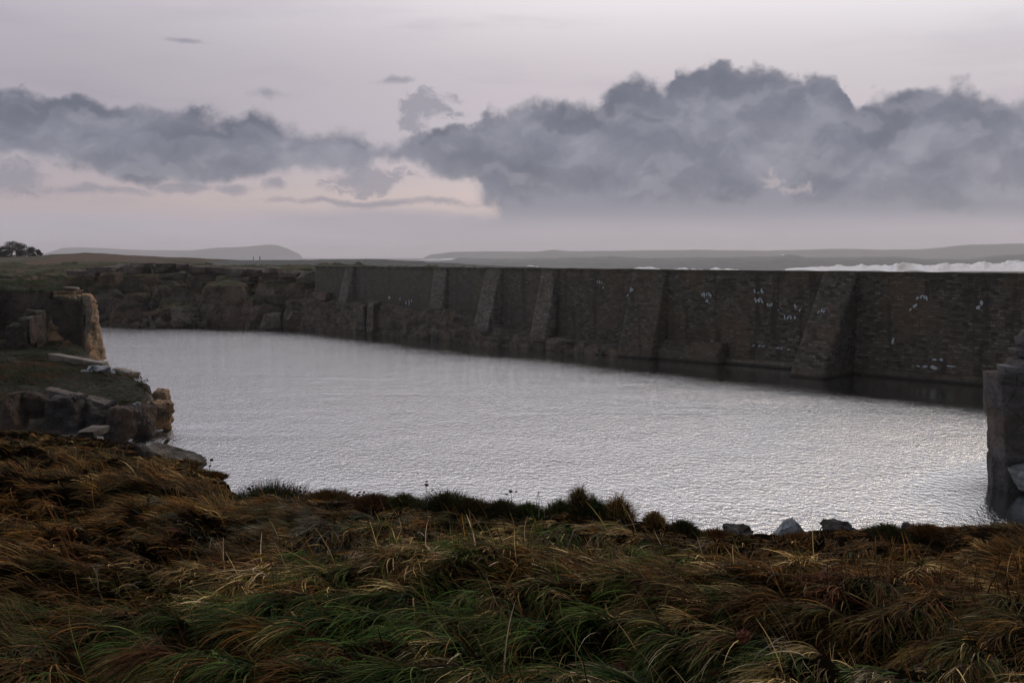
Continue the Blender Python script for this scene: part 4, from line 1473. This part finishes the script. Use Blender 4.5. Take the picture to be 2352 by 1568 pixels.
# ---------------------------------------------------------------- tussocks and bushes along the edge
def tussock(name, x, y, wpx, hpx, cols, label, cat='grass tussock', n=900, d=None, group=None, upright=.6, fuzz=1.0):
    a = math.atan2(x - 1176, F)
    dd = (d if d else float(np.interp(a, _az, _ds)) - .25)
    X0, Y0 = math.sin(a) * dd, math.cos(a) * dd
    z0 = float(bank_z(np.array([X0]), np.array([Y0]))[0][0])
    q = at(x, y, Y0)
    h_ = max(.08, q[2] - z0)
    r0 = wpx / F * Y0 / 2 * 1.75
    h_ *= 1.15
    r_ = np.random.default_rng(int(x * 7 + y))
    # dome shell of short blades pointing outward, like a cushion
    ph = r_.uniform(0, 2 * math.pi, n)
    ct = r_.random(n) ** .8
    el_ = ct * math.pi / 2
    rad = .72 + .28 * r_.random(n)
    nb = 1 + .25 * fbm(np.cos(ph) * 1.6 + x, np.sin(ph) * 1.6, el_ * 1.5, 3, 7)
    px = np.cos(ph) * np.cos(el_) * r0 * rad * nb
    py = np.sin(ph) * np.cos(el_) * r0 * rad * nb
    pz = np.sin(el_) * h_ * .78 * rad * nb
    L = (h_ * .32 + r0 * .25) * (.3 + 1.5 * r_.random(n) ** 2) * fuzz * .75
    lean0 = (math.pi / 2 - el_) * (1 - upright) + r_.normal(0, .25, n)
    lean1 = lean0 + .5 + r_.random(n) * .8
    c = np.array([PAL[k] for k in cols])
    col = c[r_.integers(0, len(cols), n)] * (.7 + 1.2 * r_.random(n) ** 2)[:, None]
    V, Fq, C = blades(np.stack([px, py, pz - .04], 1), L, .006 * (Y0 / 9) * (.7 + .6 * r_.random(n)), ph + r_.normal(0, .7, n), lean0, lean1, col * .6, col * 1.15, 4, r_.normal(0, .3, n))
    o = link(name, mesh_np(name, V, Fq, False, C), M_tint, loc=(X0, Y0, z0))
    tag(o, label, cat, group)
    aa, ee = np.meshgrid(np.linspace(0, 2 * math.pi, 25), np.linspace(0, math.pi / 2, 9), indexing='ij')
    nbm = 1 + .25 * fbm(np.cos(aa) * 1.6 + x, np.sin(aa) * 1.6, ee * 1.5, 3, 7)
    Vm = np.stack([np.cos(aa) * np.cos(ee) * r0 * .78 * nbm, np.sin(aa) * np.cos(ee) * r0 * .78 * nbm, np.sin(ee) * h_ * .62 * nbm - .05], -1).reshape(-1, 3)
    link('mound', mesh_np('mound', Vm, grid_faces(25, 9)), M_soil, o)
    return o


tussock('gorse_bush', 612, 1128, 118, 50, ['dgreen', 'dgreen', 'brown'], 'dark spiky low bush at the bank edge, left of the grey patch', 'bush', 4200, upright=.85, fuzz=.9)
tussock('heather_bush', 850, 1138, 80, 45, ['red', 'brown', 'brown'], 'dark brown-red round bush on the skyline of the bank', 'bush', 4200, upright=.3, fuzz=.6)
TUS = [(925, 1132, 62, ['olive', 'green', 'brown'], 'pale green cushion tussock right of the dark red bush', .4),
       (1020, 1130, 90, ['brown', 'dgreen', 'olive'], 'broad brown-topped tussock, widest on the skyline', .4),
       (1075, 1142, 80, ['brown', 'olive'], 'low brown tussock joined to the broadest one', .4),
       (1150, 1148, 70, ['dgreen', 'olive', 'brown'], 'small dark tussock in the middle of the bank edge', .4),
       (1210, 1152, 60, ['olive', 'green'], 'low green tussock left of the dry tripod stems', .4),
       (1332, 1124, 26, ['olive', 'brown', 'straw'], 'narrow pointed tuft standing tallest on the edge', .9),
       (1368, 1140, 70, ['dgreen', 'green'], 'dark green tuft beside the narrow pointed one', .5),
       (1425, 1148, 44, ['straw', 'brown', 'rust'], 'straw-coloured upright tuft right of the dark green one', .9),
       (1510, 1174, 30, ['brown', 'rust', 'straw'], 'little brown tuft standing alone like a plume', .9),
       (1575, 1192, 56, ['brown', 'dgreen'], 'dark brown cushion on the descending edge', .3),
       (1290, 1150, 70, ['olive', 'green', 'brown'], 'green tussock right of the dry tripod stems', .5),
       (740, 1146, 90, ['brown', 'olive', 'rust'], 'low rusty tussock above the grey patch', .5),
       (670, 1140, 50, ['rust', 'brown'], 'orange-brown tuft at the right side of the spiky bush', .6),
       (790, 1142, 50, ['brown', 'olive'], 'small brown tuft left of the dark red bush', .5),
       (2060, 1204, 70, ['olive', 'dgreen', 'brown'], 'green tuft on the right part of the bank edge', .5),
       (2150, 1214, 60, ['brown', 'rust'], 'low rusty tuft near the foot of the pier', .5),
       (1850, 1222, 60, ['brown', 'rust', 'ochre'], 'brown grass tuft right of the blue-white rock', .5),
       (1655, 1212, 60, ['brown', 'rust'], 'low brown tuft between two dark edge rocks', .5),
       (415, 1072, 44, ['ochre', 'rust', 'olive'], 'golden tussock on the left shoulder of the bank', .6),
       (478, 1112, 40, ['ochre', 'olive', 'rust'], 'golden tussock lower down the left shoulder', .6)]
for (x, y, wd_, cols, lab, upr) in TUS:
    tussock('grass_tussock', x, y, wd_, 40, cols, lab, n=4200, group='tussocks along the bank edge', upright=upr * .8, fuzz=.62 if upr < .8 else .95)

# rocks on the near bank
def bank_rock(x0, x1, y0, y1, seed, m_, label, d=None, depth=.35, rot=(0, 0, 0), **kw):
    a = math.atan2((x0 + x1) / 2 - 1176, F)
    dd = (d if d else float(np.interp(a, _az, _ds)) - .15)
    return rock_box('rock', x0, x1, y0, y1, dd * math.cos(a), depth, seed, m_, label, rot, **kw)


bank_rock(1768, 1876, 1208, 1262, 501, M_blue, 'blue-white pointed rock on the edge of the bank', cuts=10, rough=.07, taper=.85, boxy=.5)
bank_rock(1680, 1748, 1221, 1268, 502, M_dboul, 'dark low rock left of the blue-white rock', cuts=18, boxy=.1, rough=.13)
bank_rock(1908, 1975, 1219, 1272, 503, M_dboul, 'dark square-shouldered rock right of the blue-white rock', cuts=18, boxy=.3, rough=.13)
bank_rock(2095, 2155, 1222, 1266, 504, M_dboul, 'small dark rock near the foot of the pier', cuts=18, boxy=.1, rough=.13)
bank_rock(300, 440, 1050, 1130, 507, M_bank, 'long rounded lichen-grey rock on the left shoulder', d=18.2, depth=1.0, rot=(0, R(18), 0), cuts=24, boxy=.1, rough=.10)
bank_rock(170, 214, 992, 1008, 508, M_bank, 'knobbly pale rock left end of the shoulder rocks', d=24.2, depth=1.0, cuts=14)


# ---------------------------------------------------------------- dry stalks
def tube_bm(bm, pts, r0, r1, n=5):
    prev = None
    for i, p in enumerate(pts):
        t_ = i / (len(pts) - 1)
        r_ = r0 + (r1 - r0) * t_
        d_ = (pts[min(i + 1, len(pts) - 1)] - pts[max(i - 1, 0)]).normalized()
        a = d_.orthogonal().normalized()
        b2 = d_.cross(a)
        ring = [bm.verts.new(p + (a * math.cos(2 * math.pi * k / n) + b2 * math.sin(2 * math.pi * k / n)) * r_) for k in range(n)]
        if prev:
            for k in range(n):
                bm.faces.new((prev[k], prev[(k + 1) % n], ring[(k + 1) % n], ring[k]))
        else:
            bm.faces.new(ring[::-1])
        prev = ring
    bm.faces.new(prev)


def ground_at(x, y):
    """march the view ray to the bank surface"""
    r_ = ray(x, y)
    r_ = r_ / r_[1]
    for d in np.arange(2.6, 40, .02):
        q = np.array([0, 0, EYE]) + r_ * d
        z, t_ = bank_z(np.array([q[0]]), np.array([q[1]]))
        if q[2] <= z[0]:
            return Vector((q[0], q[1], z[0]))
    return Vector((q[0], q[1], z[0]))


def blob_mesh(name, r_, seed, sq=1.0, rough=.55):
    bm = bmesh.new()
    bmesh.ops.create_icosphere(bm, subdivisions=3, radius=r_)
    co = np.array([v.co[:] for v in bm.verts]) / r_
    n = 1 + rough * fbm(co[:, 0] * 4 + seed, co[:, 1] * 4, co[:, 2] * 4, 2, 3)
    for v, k in zip(bm.verts, n):
        v.co = Vector((v.co.x * k, v.co.y * k, v.co.z * k * sq))
    me = bpy.data.meshes.new(name)
    bm.to_mesh(me)
    bm.free()
    return me


def stalk(x, yb, xt, yt, label, head='umbel', branches=2, m_=None, r=.0026, seed=0, group='dry stalks on the bank'):
    m_ = m_ or M_stem
    rr = random.Random(seed)
    g = ground_at(x, yb)
    tpt = Vector(at(xt, yt, g.y + rr.uniform(-.03, .05)))
    root = empty('dry_stalk', g)
    tag(root, label, 'dry plant', group)
    bm = bmesh.new()
    top = tpt - g
    pts = []
    bend = Vector((rr.uniform(-.03, .03), rr.uniform(-.02, .02), 0))
    for k in range(7):
        t_ = k / 6
        pts.append(top * t_ + bend * math.sin(t_ * math.pi))
    sc = g.y / 9
    tube_bm(bm, pts, r * sc, r * .6 * sc)
    tips = [pts[-1]]
    for k in range(branches):
        s0 = pts[3 + k % 3]
        e = s0 + Vector((rr.uniform(-.06, .06), rr.uniform(-.03, .03), rr.uniform(.03, .09))) * sc
        tube_bm(bm, [s0, (s0 + e) / 2 + Vector((0, 0, -.008)), e], r * .6 * sc, r * .4 * sc, 4)
        tips.append(e)
    me = bpy.data.meshes.new('stem')
    bm.to_mesh(me)
    bm.free()
    link('stem', me, m_, root)
    if head:
        for q, tp in enumerate(tips):
            link('seed_head', blob_mesh('seed_head', (.016 if q == 0 else .010) * sc, rr.random() * 50, .7), M_head_seed, root, tp)
    return root


ST = [(983, 1168, 980, 1113, 'dry stalk with the highest seed head above the broad tussock'),
      (1176, 1175, 1173, 1128, 'dry stalk with a feathery head left of the tripod stems'),
      (652, 1160, 641, 1128, 'short dry stalk above the spiky bush'), (688, 1160, 690, 1128, 'dry stalk right of the spiky bush'),
      (824, 1160, 822, 1136, 'short stalk with a dark head left of the red bush'), (945, 1165, 942, 1146, 'short stalk right of the red bush'),
      (482, 1110, 486, 1056, 'thin stalk with a knob on the left shoulder against the water'),
      (574, 1160, 572, 1122, 'thin stalk at the left side of the spiky bush'),
      (120, 1230, 116, 1150, 'dark stalk standing in the orange grass at the left'), (143, 1200, 145, 1165, 'smaller dark stalk beside the tall left one'),
      (190, 1180, 193, 1128, 'thin stalk in the golden grass farther right of the tall left one'), (920, 1265, 915, 1185, 'dark stalk rising in the middle of the bank'),
      (1005, 1255, 1008, 1200, 'dark branched stalk in the grass right of the middle one'), (755, 1310, 762, 1255, 'bare dark twig below the grey patch'),
      (1620, 1530, 1612, 1440, 'dark stalk with a bare top among the pale falling grass'), (1550, 1370, 1545, 1300, 'thin dark stalk in the centre-right grass')]
for i, s_ in enumerate(ST):
    stalk(*s_[:4], s_[4], seed=600 + i, branches=(2 if i % 3 else 3))
# tripod of straw stems
for i, (x, yb, xt, yt, lab) in enumerate([(1222, 1188, 1236, 1128, 'left pale stem of the dry tripod on the bank edge'), (1238, 1190, 1237, 1126, 'middle pale stem of the dry tripod on the bank edge'),
                                          (1252, 1190, 1242, 1148, 'short right stem of the dry tripod'), (1208, 1190, 1226, 1150, 'outermost left leaning stem by the dry tripod')]):
    stalk(x, yb, xt, yt, lab, head=None, branches=0, m_=M_pstem, r=.004, seed=650 + i, group='pale tripod stems')


def twig(pts_px, label, r=.004, m_=None, lift=.05):
    """pale bent bracken stem lying over the grass along photo positions"""
    P3 = []
    g0 = ground_at(*pts_px[0])
    for (x, y) in pts_px:
        P3.append(Vector(at(x, y, g0.y - .12)))
    fine_ = []
    for i in range(len(P3) - 1):
        for k in range(3):
            fine_.append(P3[i].lerp(P3[i + 1], k / 3) + Vector((random.uniform(-1, 1), random.uniform(-1, 1), random.uniform(-1, 1))) * .006)
    fine_.append(P3[-1])
    o0 = fine_[0].copy()
    bm = bmesh.new()
    tube_bm(bm, [p - o0 for p in fine_], r, r * .45)
    for k in range(3):
        s0 = fine_[random.randrange(1, len(fine_) - 1)] - o0
        e = s0 + Vector((random.uniform(-.09, .09), random.uniform(-.03, .03), random.uniform(-.02, .06)))
        tube_bm(bm, [s0, (s0 + e) / 2 + Vector((0, 0, .01)), e], r * .6, r * .3, 4)
    me = bpy.data.meshes.new('dry_twig')
    bm.to_mesh(me)
    bm.free()
    o = link('dry_twig', me, m_ or M_pstem, loc=o0)
    tag(o, label, 'twig', 'pale twigs over the grass')


for pts_, lab in [(((1300, 1275), (1318, 1218), (1360, 1206), (1395, 1215)), 'pale twig arching highest over the green grass'),
                  (((1400, 1230), (1410, 1208), (1440, 1205), (1470, 1200)), 'pale hooked twig right of the arching one'),
                  (((1550, 1235), (1600, 1252), (1650, 1262)), 'long pale twig running down right at the centre'),
                  (((1560, 1262), (1600, 1258), (1640, 1243)), 'pale twig crossing the long one at the centre'),
                  (((1640, 1302), (1690, 1290), (1702, 1298)), 'pale twig with a fork below the crossing twigs'),
                  (((1760, 1336), (1775, 1320), (1780, 1312), (1800, 1330)), 'thin bent twig on the dark hollow edge'),
                  (((1250, 1230), (1285, 1226), (1300, 1250)), 'short pale twig left of the arching one'),
                  (((265, 1362), (282, 1345), (325, 1335)), 'pale grass stem lying in the left grass'),
                  (((225, 1352), (222, 1306), (238, 1294)), 'pale curled stem at the far left'),
                  (((205, 1322), (228, 1360), (258, 1430)), 'long thin dark-pinkish stem crossing the left grass'),
                  (((1700, 1560), (1745, 1500), (1800, 1460)), 'thin pale stem among the falling grass at the bottom right'),
                  (((1905, 1340), (1900, 1310), (1888, 1300)), 'tiny twig at the right of the hollow')]:
    twig(pts_, lab)

# yellow flowers
fl_ = ground_at(626, 1402)
fr = empty('yellow_flower', fl_)
tag(fr, 'small spray of yellow flowers in the green grass left of centre', 'flower')
bm = bmesh.new()
for k in range(5):
    e = Vector((random.uniform(-.05, .05), random.uniform(-.05, .02), random.uniform(.18, .28)))
    tube_bm(bm, [Vector((0, 0, 0)), e * .5 + Vector((.01, 0, .02)), e], .0015, .001, 4)
me = bpy.data.meshes.new('stem')
bm.to_mesh(me)
link('stem', me, M_stem, fr)
for k in range(9):
    link('petals', blob_mesh('petals', .011, k * 3.1, .6, .8), M_yellow, fr, (random.gauss(0, .03), random.gauss(0, .02), random.uniform(.12, .29)))

# rusty dock seed heads close to the camera
M_dock = simple('dock_seed', (.09, .030, .018, 1), (.16, .065, .035, 1), 90)
for i, (x, yb, yt, lab) in enumerate([(1708, 1545, 1462, 'rust-red seed head highest among the falling grass at the bottom'), (1640, 1567, 1545, 'rust-red seed head at the bottom edge right of centre'),
                                      (1425, 1567, 1535, 'rust-red seed head at the bottom edge near the centre'), (2000, 1400, 1385, 'tiny rust-red head in the hollow')]):
    g = ground_at(x, yb)
    tp = Vector(at(x, yt, g.y - .05)) - g
    root = empty('dock_plant', g)
    tag(root, lab, 'dry plant', 'dock seed heads')
    bm = bmesh.new()
    tube_bm(bm, [Vector((0, 0, 0)), tp * .5 + Vector((.006, 0, 0)), tp], .002, .0015, 5)
    me = bpy.data.meshes.new('stem')
    bm.to_mesh(me)
    link('stem', me, M_stem, root)
    link('seed_head', blob_mesh('seed_head', .021, i * 7.3, 1.2, .7), M_dock, root, tp)

# ---------------------------------------------------------------- trees far left
M_leaf, t, b = mat('pine_needles')
p_ = geo_pos(t)
t.l.new(t.mix(t.noise(p_, 1.3, 4), (.014, .020, .011, 1), (.036, .044, .022, 1)), b.inputs['Base Color'])
M_bark = simple('bark', (.03, .025, .02, 1), (.07, .055, .045, 1), 4)


def tree(x, ytop, wpx, d, label, seed, lean=.15):
    r_ = np.random.default_rng(seed)
    rr = random.Random(seed)
    zb = 8.3
    q = at(x, ytop, d)
    hgt = q[2] - zb
    root = empty('pine_tree', (q[0], d, zb))
    tag(root, label, 'tree', 'wind-shaped pines on the left skyline')
    cr = wpx / F * d / 2
    bm = bmesh.new()
    tr_top = Vector((lean * hgt, 0, hgt * .72))
    tube_bm(bm, [Vector((0, 0, -.6)), Vector((lean * hgt * .3, 0, hgt * .3)), tr_top], .22, .09, 7)
    cl = []
    for k in range(14):
        a = rr.uniform(0, 2 * math.pi)
        s0 = Vector((lean * hgt * .3, 0, hgt * rr.uniform(.15, .5)))
        e = Vector((lean * hgt + math.cos(a) * cr * rr.uniform(.4, .85), math.sin(a) * cr * rr.uniform(.4, .8), hgt * rr.uniform(.08, .92)))
        tube_bm(bm, [s0, (s0 + e) / 2 + Vector((0, 0, -.15)), e], .09, .03, 5)
        cl.append(e)
    cl.append(Vector((lean * hgt, 0, hgt * .95)))
    me = bpy.data.meshes.new('trunk')
    bm.to_mesh(me)
    bm.free()
    link('trunk', me, M_bark, root)
    n = 5200
    C_ = np.array([c[:] for c in cl])[r_.integers(0, len(cl), n)]
    off = r_.normal(0, 1, (n, 3))
    off /= np.linalg.norm(off, axis=1, keepdims=True)
    off *= (r_.random(n) ** .5)[:, None] * np.array([cr * .40, cr * .40, hgt * .17])
    c = C_ + off
    a = r_.normal(0, 1, (n, 3))
    a /= np.linalg.norm(a, axis=1, keepdims=True)
    b2 = np.cross(a, r_.normal(0, 1, (n, 3)))
    b2 /= np.linalg.norm(b2, axis=1, keepdims=True)
    s_ = .13
    V = np.stack([c - a * s_, c + b2 * s_ * .6, c + a * s_, c - b2 * s_ * .6], 1).reshape(-1, 3)
    Fq = np.arange(n * 4).reshape(n, 4)
    link('crown', mesh_np('crown', V, Fq, False), M_leaf, root)


tree(-22, 566, 60, 330, 'pine cut by the left frame edge on the skyline', 1)
tree(24, 557, 56, 322, 'tallest wind-shaped pine near the left frame edge', 2)
tree(58, 565, 44, 326, 'lower pine leaning against the tallest one', 3, -.1)
tree(84, 575, 24, 320, 'smallest bush-like pine at the right end of the clump', 4)
tree(2, 569, 44, 318, 'low broad pine between the frame edge and the tallest one', 5)


# ---------------------------------------------------------------- two walkers
def person(x, yfoot, ytop, d, label, seed, phase=1, coat=(.02, .02, .025, 1), legs=(.015, .015, .02, 1)):
    zf = at(x, yfoot, d)[2]
    h = at(x, ytop, d)[2] - zf
    x0 = at(x, yfoot, d)[0]
    k = h / 1.75
    V = [(0, 0, .95), (0, 0, 1.15), (0, .01, 1.38), (0, .01, 1.50), (0, .0, 1.58), (0, 0, 1.70),
         (-.10, 0, .90), (-.11, .10 * phase, .50), (-.11, .20 * phase, .08), (-.11, .08 * phase, .03),
         (.10, 0, .90), (.11, -.10 * phase, .50), (.11, -.22 * phase, .08), (.11, -.34 * phase, .03),
         (-.19, 0, 1.42), (-.24, -.05 * phase, 1.15), (-.22, -.10 * phase, .90), (-.22, -.12 * phase, .80),
         (.19, 0, 1.42), (.24, .05 * phase, 1.15), (.22, .10 * phase, .92), (.22, .12 * phase, .82)]
    E = [(0, 1), (1, 2), (2, 3), (3, 4), (4, 5), (0, 6), (6, 7), (7, 8), (8, 9), (0, 10), (10, 11), (11, 12), (12, 13), (2, 14), (14, 15), (15, 16), (16, 17), (2, 18), (18, 19), (19, 20), (20, 21)]
    Rr = [.14, .13, .16, .07, .09, .09, .10, .065, .045, .04, .10, .065, .045, .04, .065, .05, .035, .03, .065, .05, .035, .03]
    me = bpy.data.meshes.new('person')
    me.from_pydata([tuple(c * k for c in v) for v in V], E, [])
    o = link('person', me, [])
    o.location = (x0, d, zf)
    o.rotation_euler = (0, 0, R(60 + seed * 20))
    m_ = bpy.data.materials.new('walking_clothes')
    m_.use_nodes = True
    t = N(m_.node_tree)
    b = t.n['Principled BSDF']
    z = t.xyz(t.new('ShaderNodeTexCoord').outputs['Object'])[2]
    c = t.mix(t.rng(z, .90 * k, .94 * k), legs, coat)
    c = t.mix(t.rng(z, 1.49 * k, 1.51 * k), c, (.25, .16, .12, 1))
    c = t.mix(t.rng(z, 1.66 * k, 1.68 * k), c, (.03, .02, .015, 1))
    t.l.new(c, b.inputs['Base Color'])
    me.materials.append(m_)
    md = o.modifiers.new('skin', 'SKIN')
    for i, r__ in enumerate(Rr):
        me.skin_vertices[0].data[i].radius = (r__ * k, r__ * k)
    me.skin_vertices[0].data[0].use_root = True
    sb = o.modifiers.new('sub', 'SUBSURF')
    sb.levels = sb.render_levels = 2
    tag(o, label, 'person')
    return o


person(597, 599.5, 587, 372, 'right-hand walker in dark clothes standing on the dune', 1)
person(582, 599, 588.5, 374, 'left-hand walker in dark clothes, slightly shorter, on the dune', 2, -1, (.03, .02, .02, 1))

# ---------------------------------------------------------------- haze
bm = bmesh.new()
hz = S_ + 50
x0, x1, y0, y1, z0, z1 = -hz, hz, -400, hz, -6, 75
vs = [bm.verts.new(p) for p in ((x0, y0, z0), (x1, y0, z0), (x1, y1, z0), (x0, y1, z0), (x0, y0, z1), (x1, y0, z1), (x1, y1, z1), (x0, y1, z1))]
for f_ in ((0, 3, 2, 1), (4, 5, 6, 7), (0, 1, 5, 4), (1, 2, 6, 5), (2, 3, 7, 6), (3, 0, 4, 7)):
    bm.faces.new([vs[i] for i in f_])
me = bpy.data.meshes.new('haze')
bm.to_mesh(me)
m_ = bpy.data.materials.new('haze')
m_.use_nodes = True
t = N(m_.node_tree)
t.n.remove(t.n['Principled BSDF'])
pv = t.new('ShaderNodeVolumePrincipled')
pv.inputs['Color'].default_value = (.99, .98, 1, 1)
pv.inputs['Density'].default_value = 0.00015
pv.inputs['Anisotropy'].default_value = 0.3
t.l.new(pv.outputs[0], t.n['Material Output'].inputs['Volume'])
hzo = link('haze', me, m_)
tag(hzo, 'thin sea haze and spray hanging over the whole coast', 'haze', None, 'stuff')
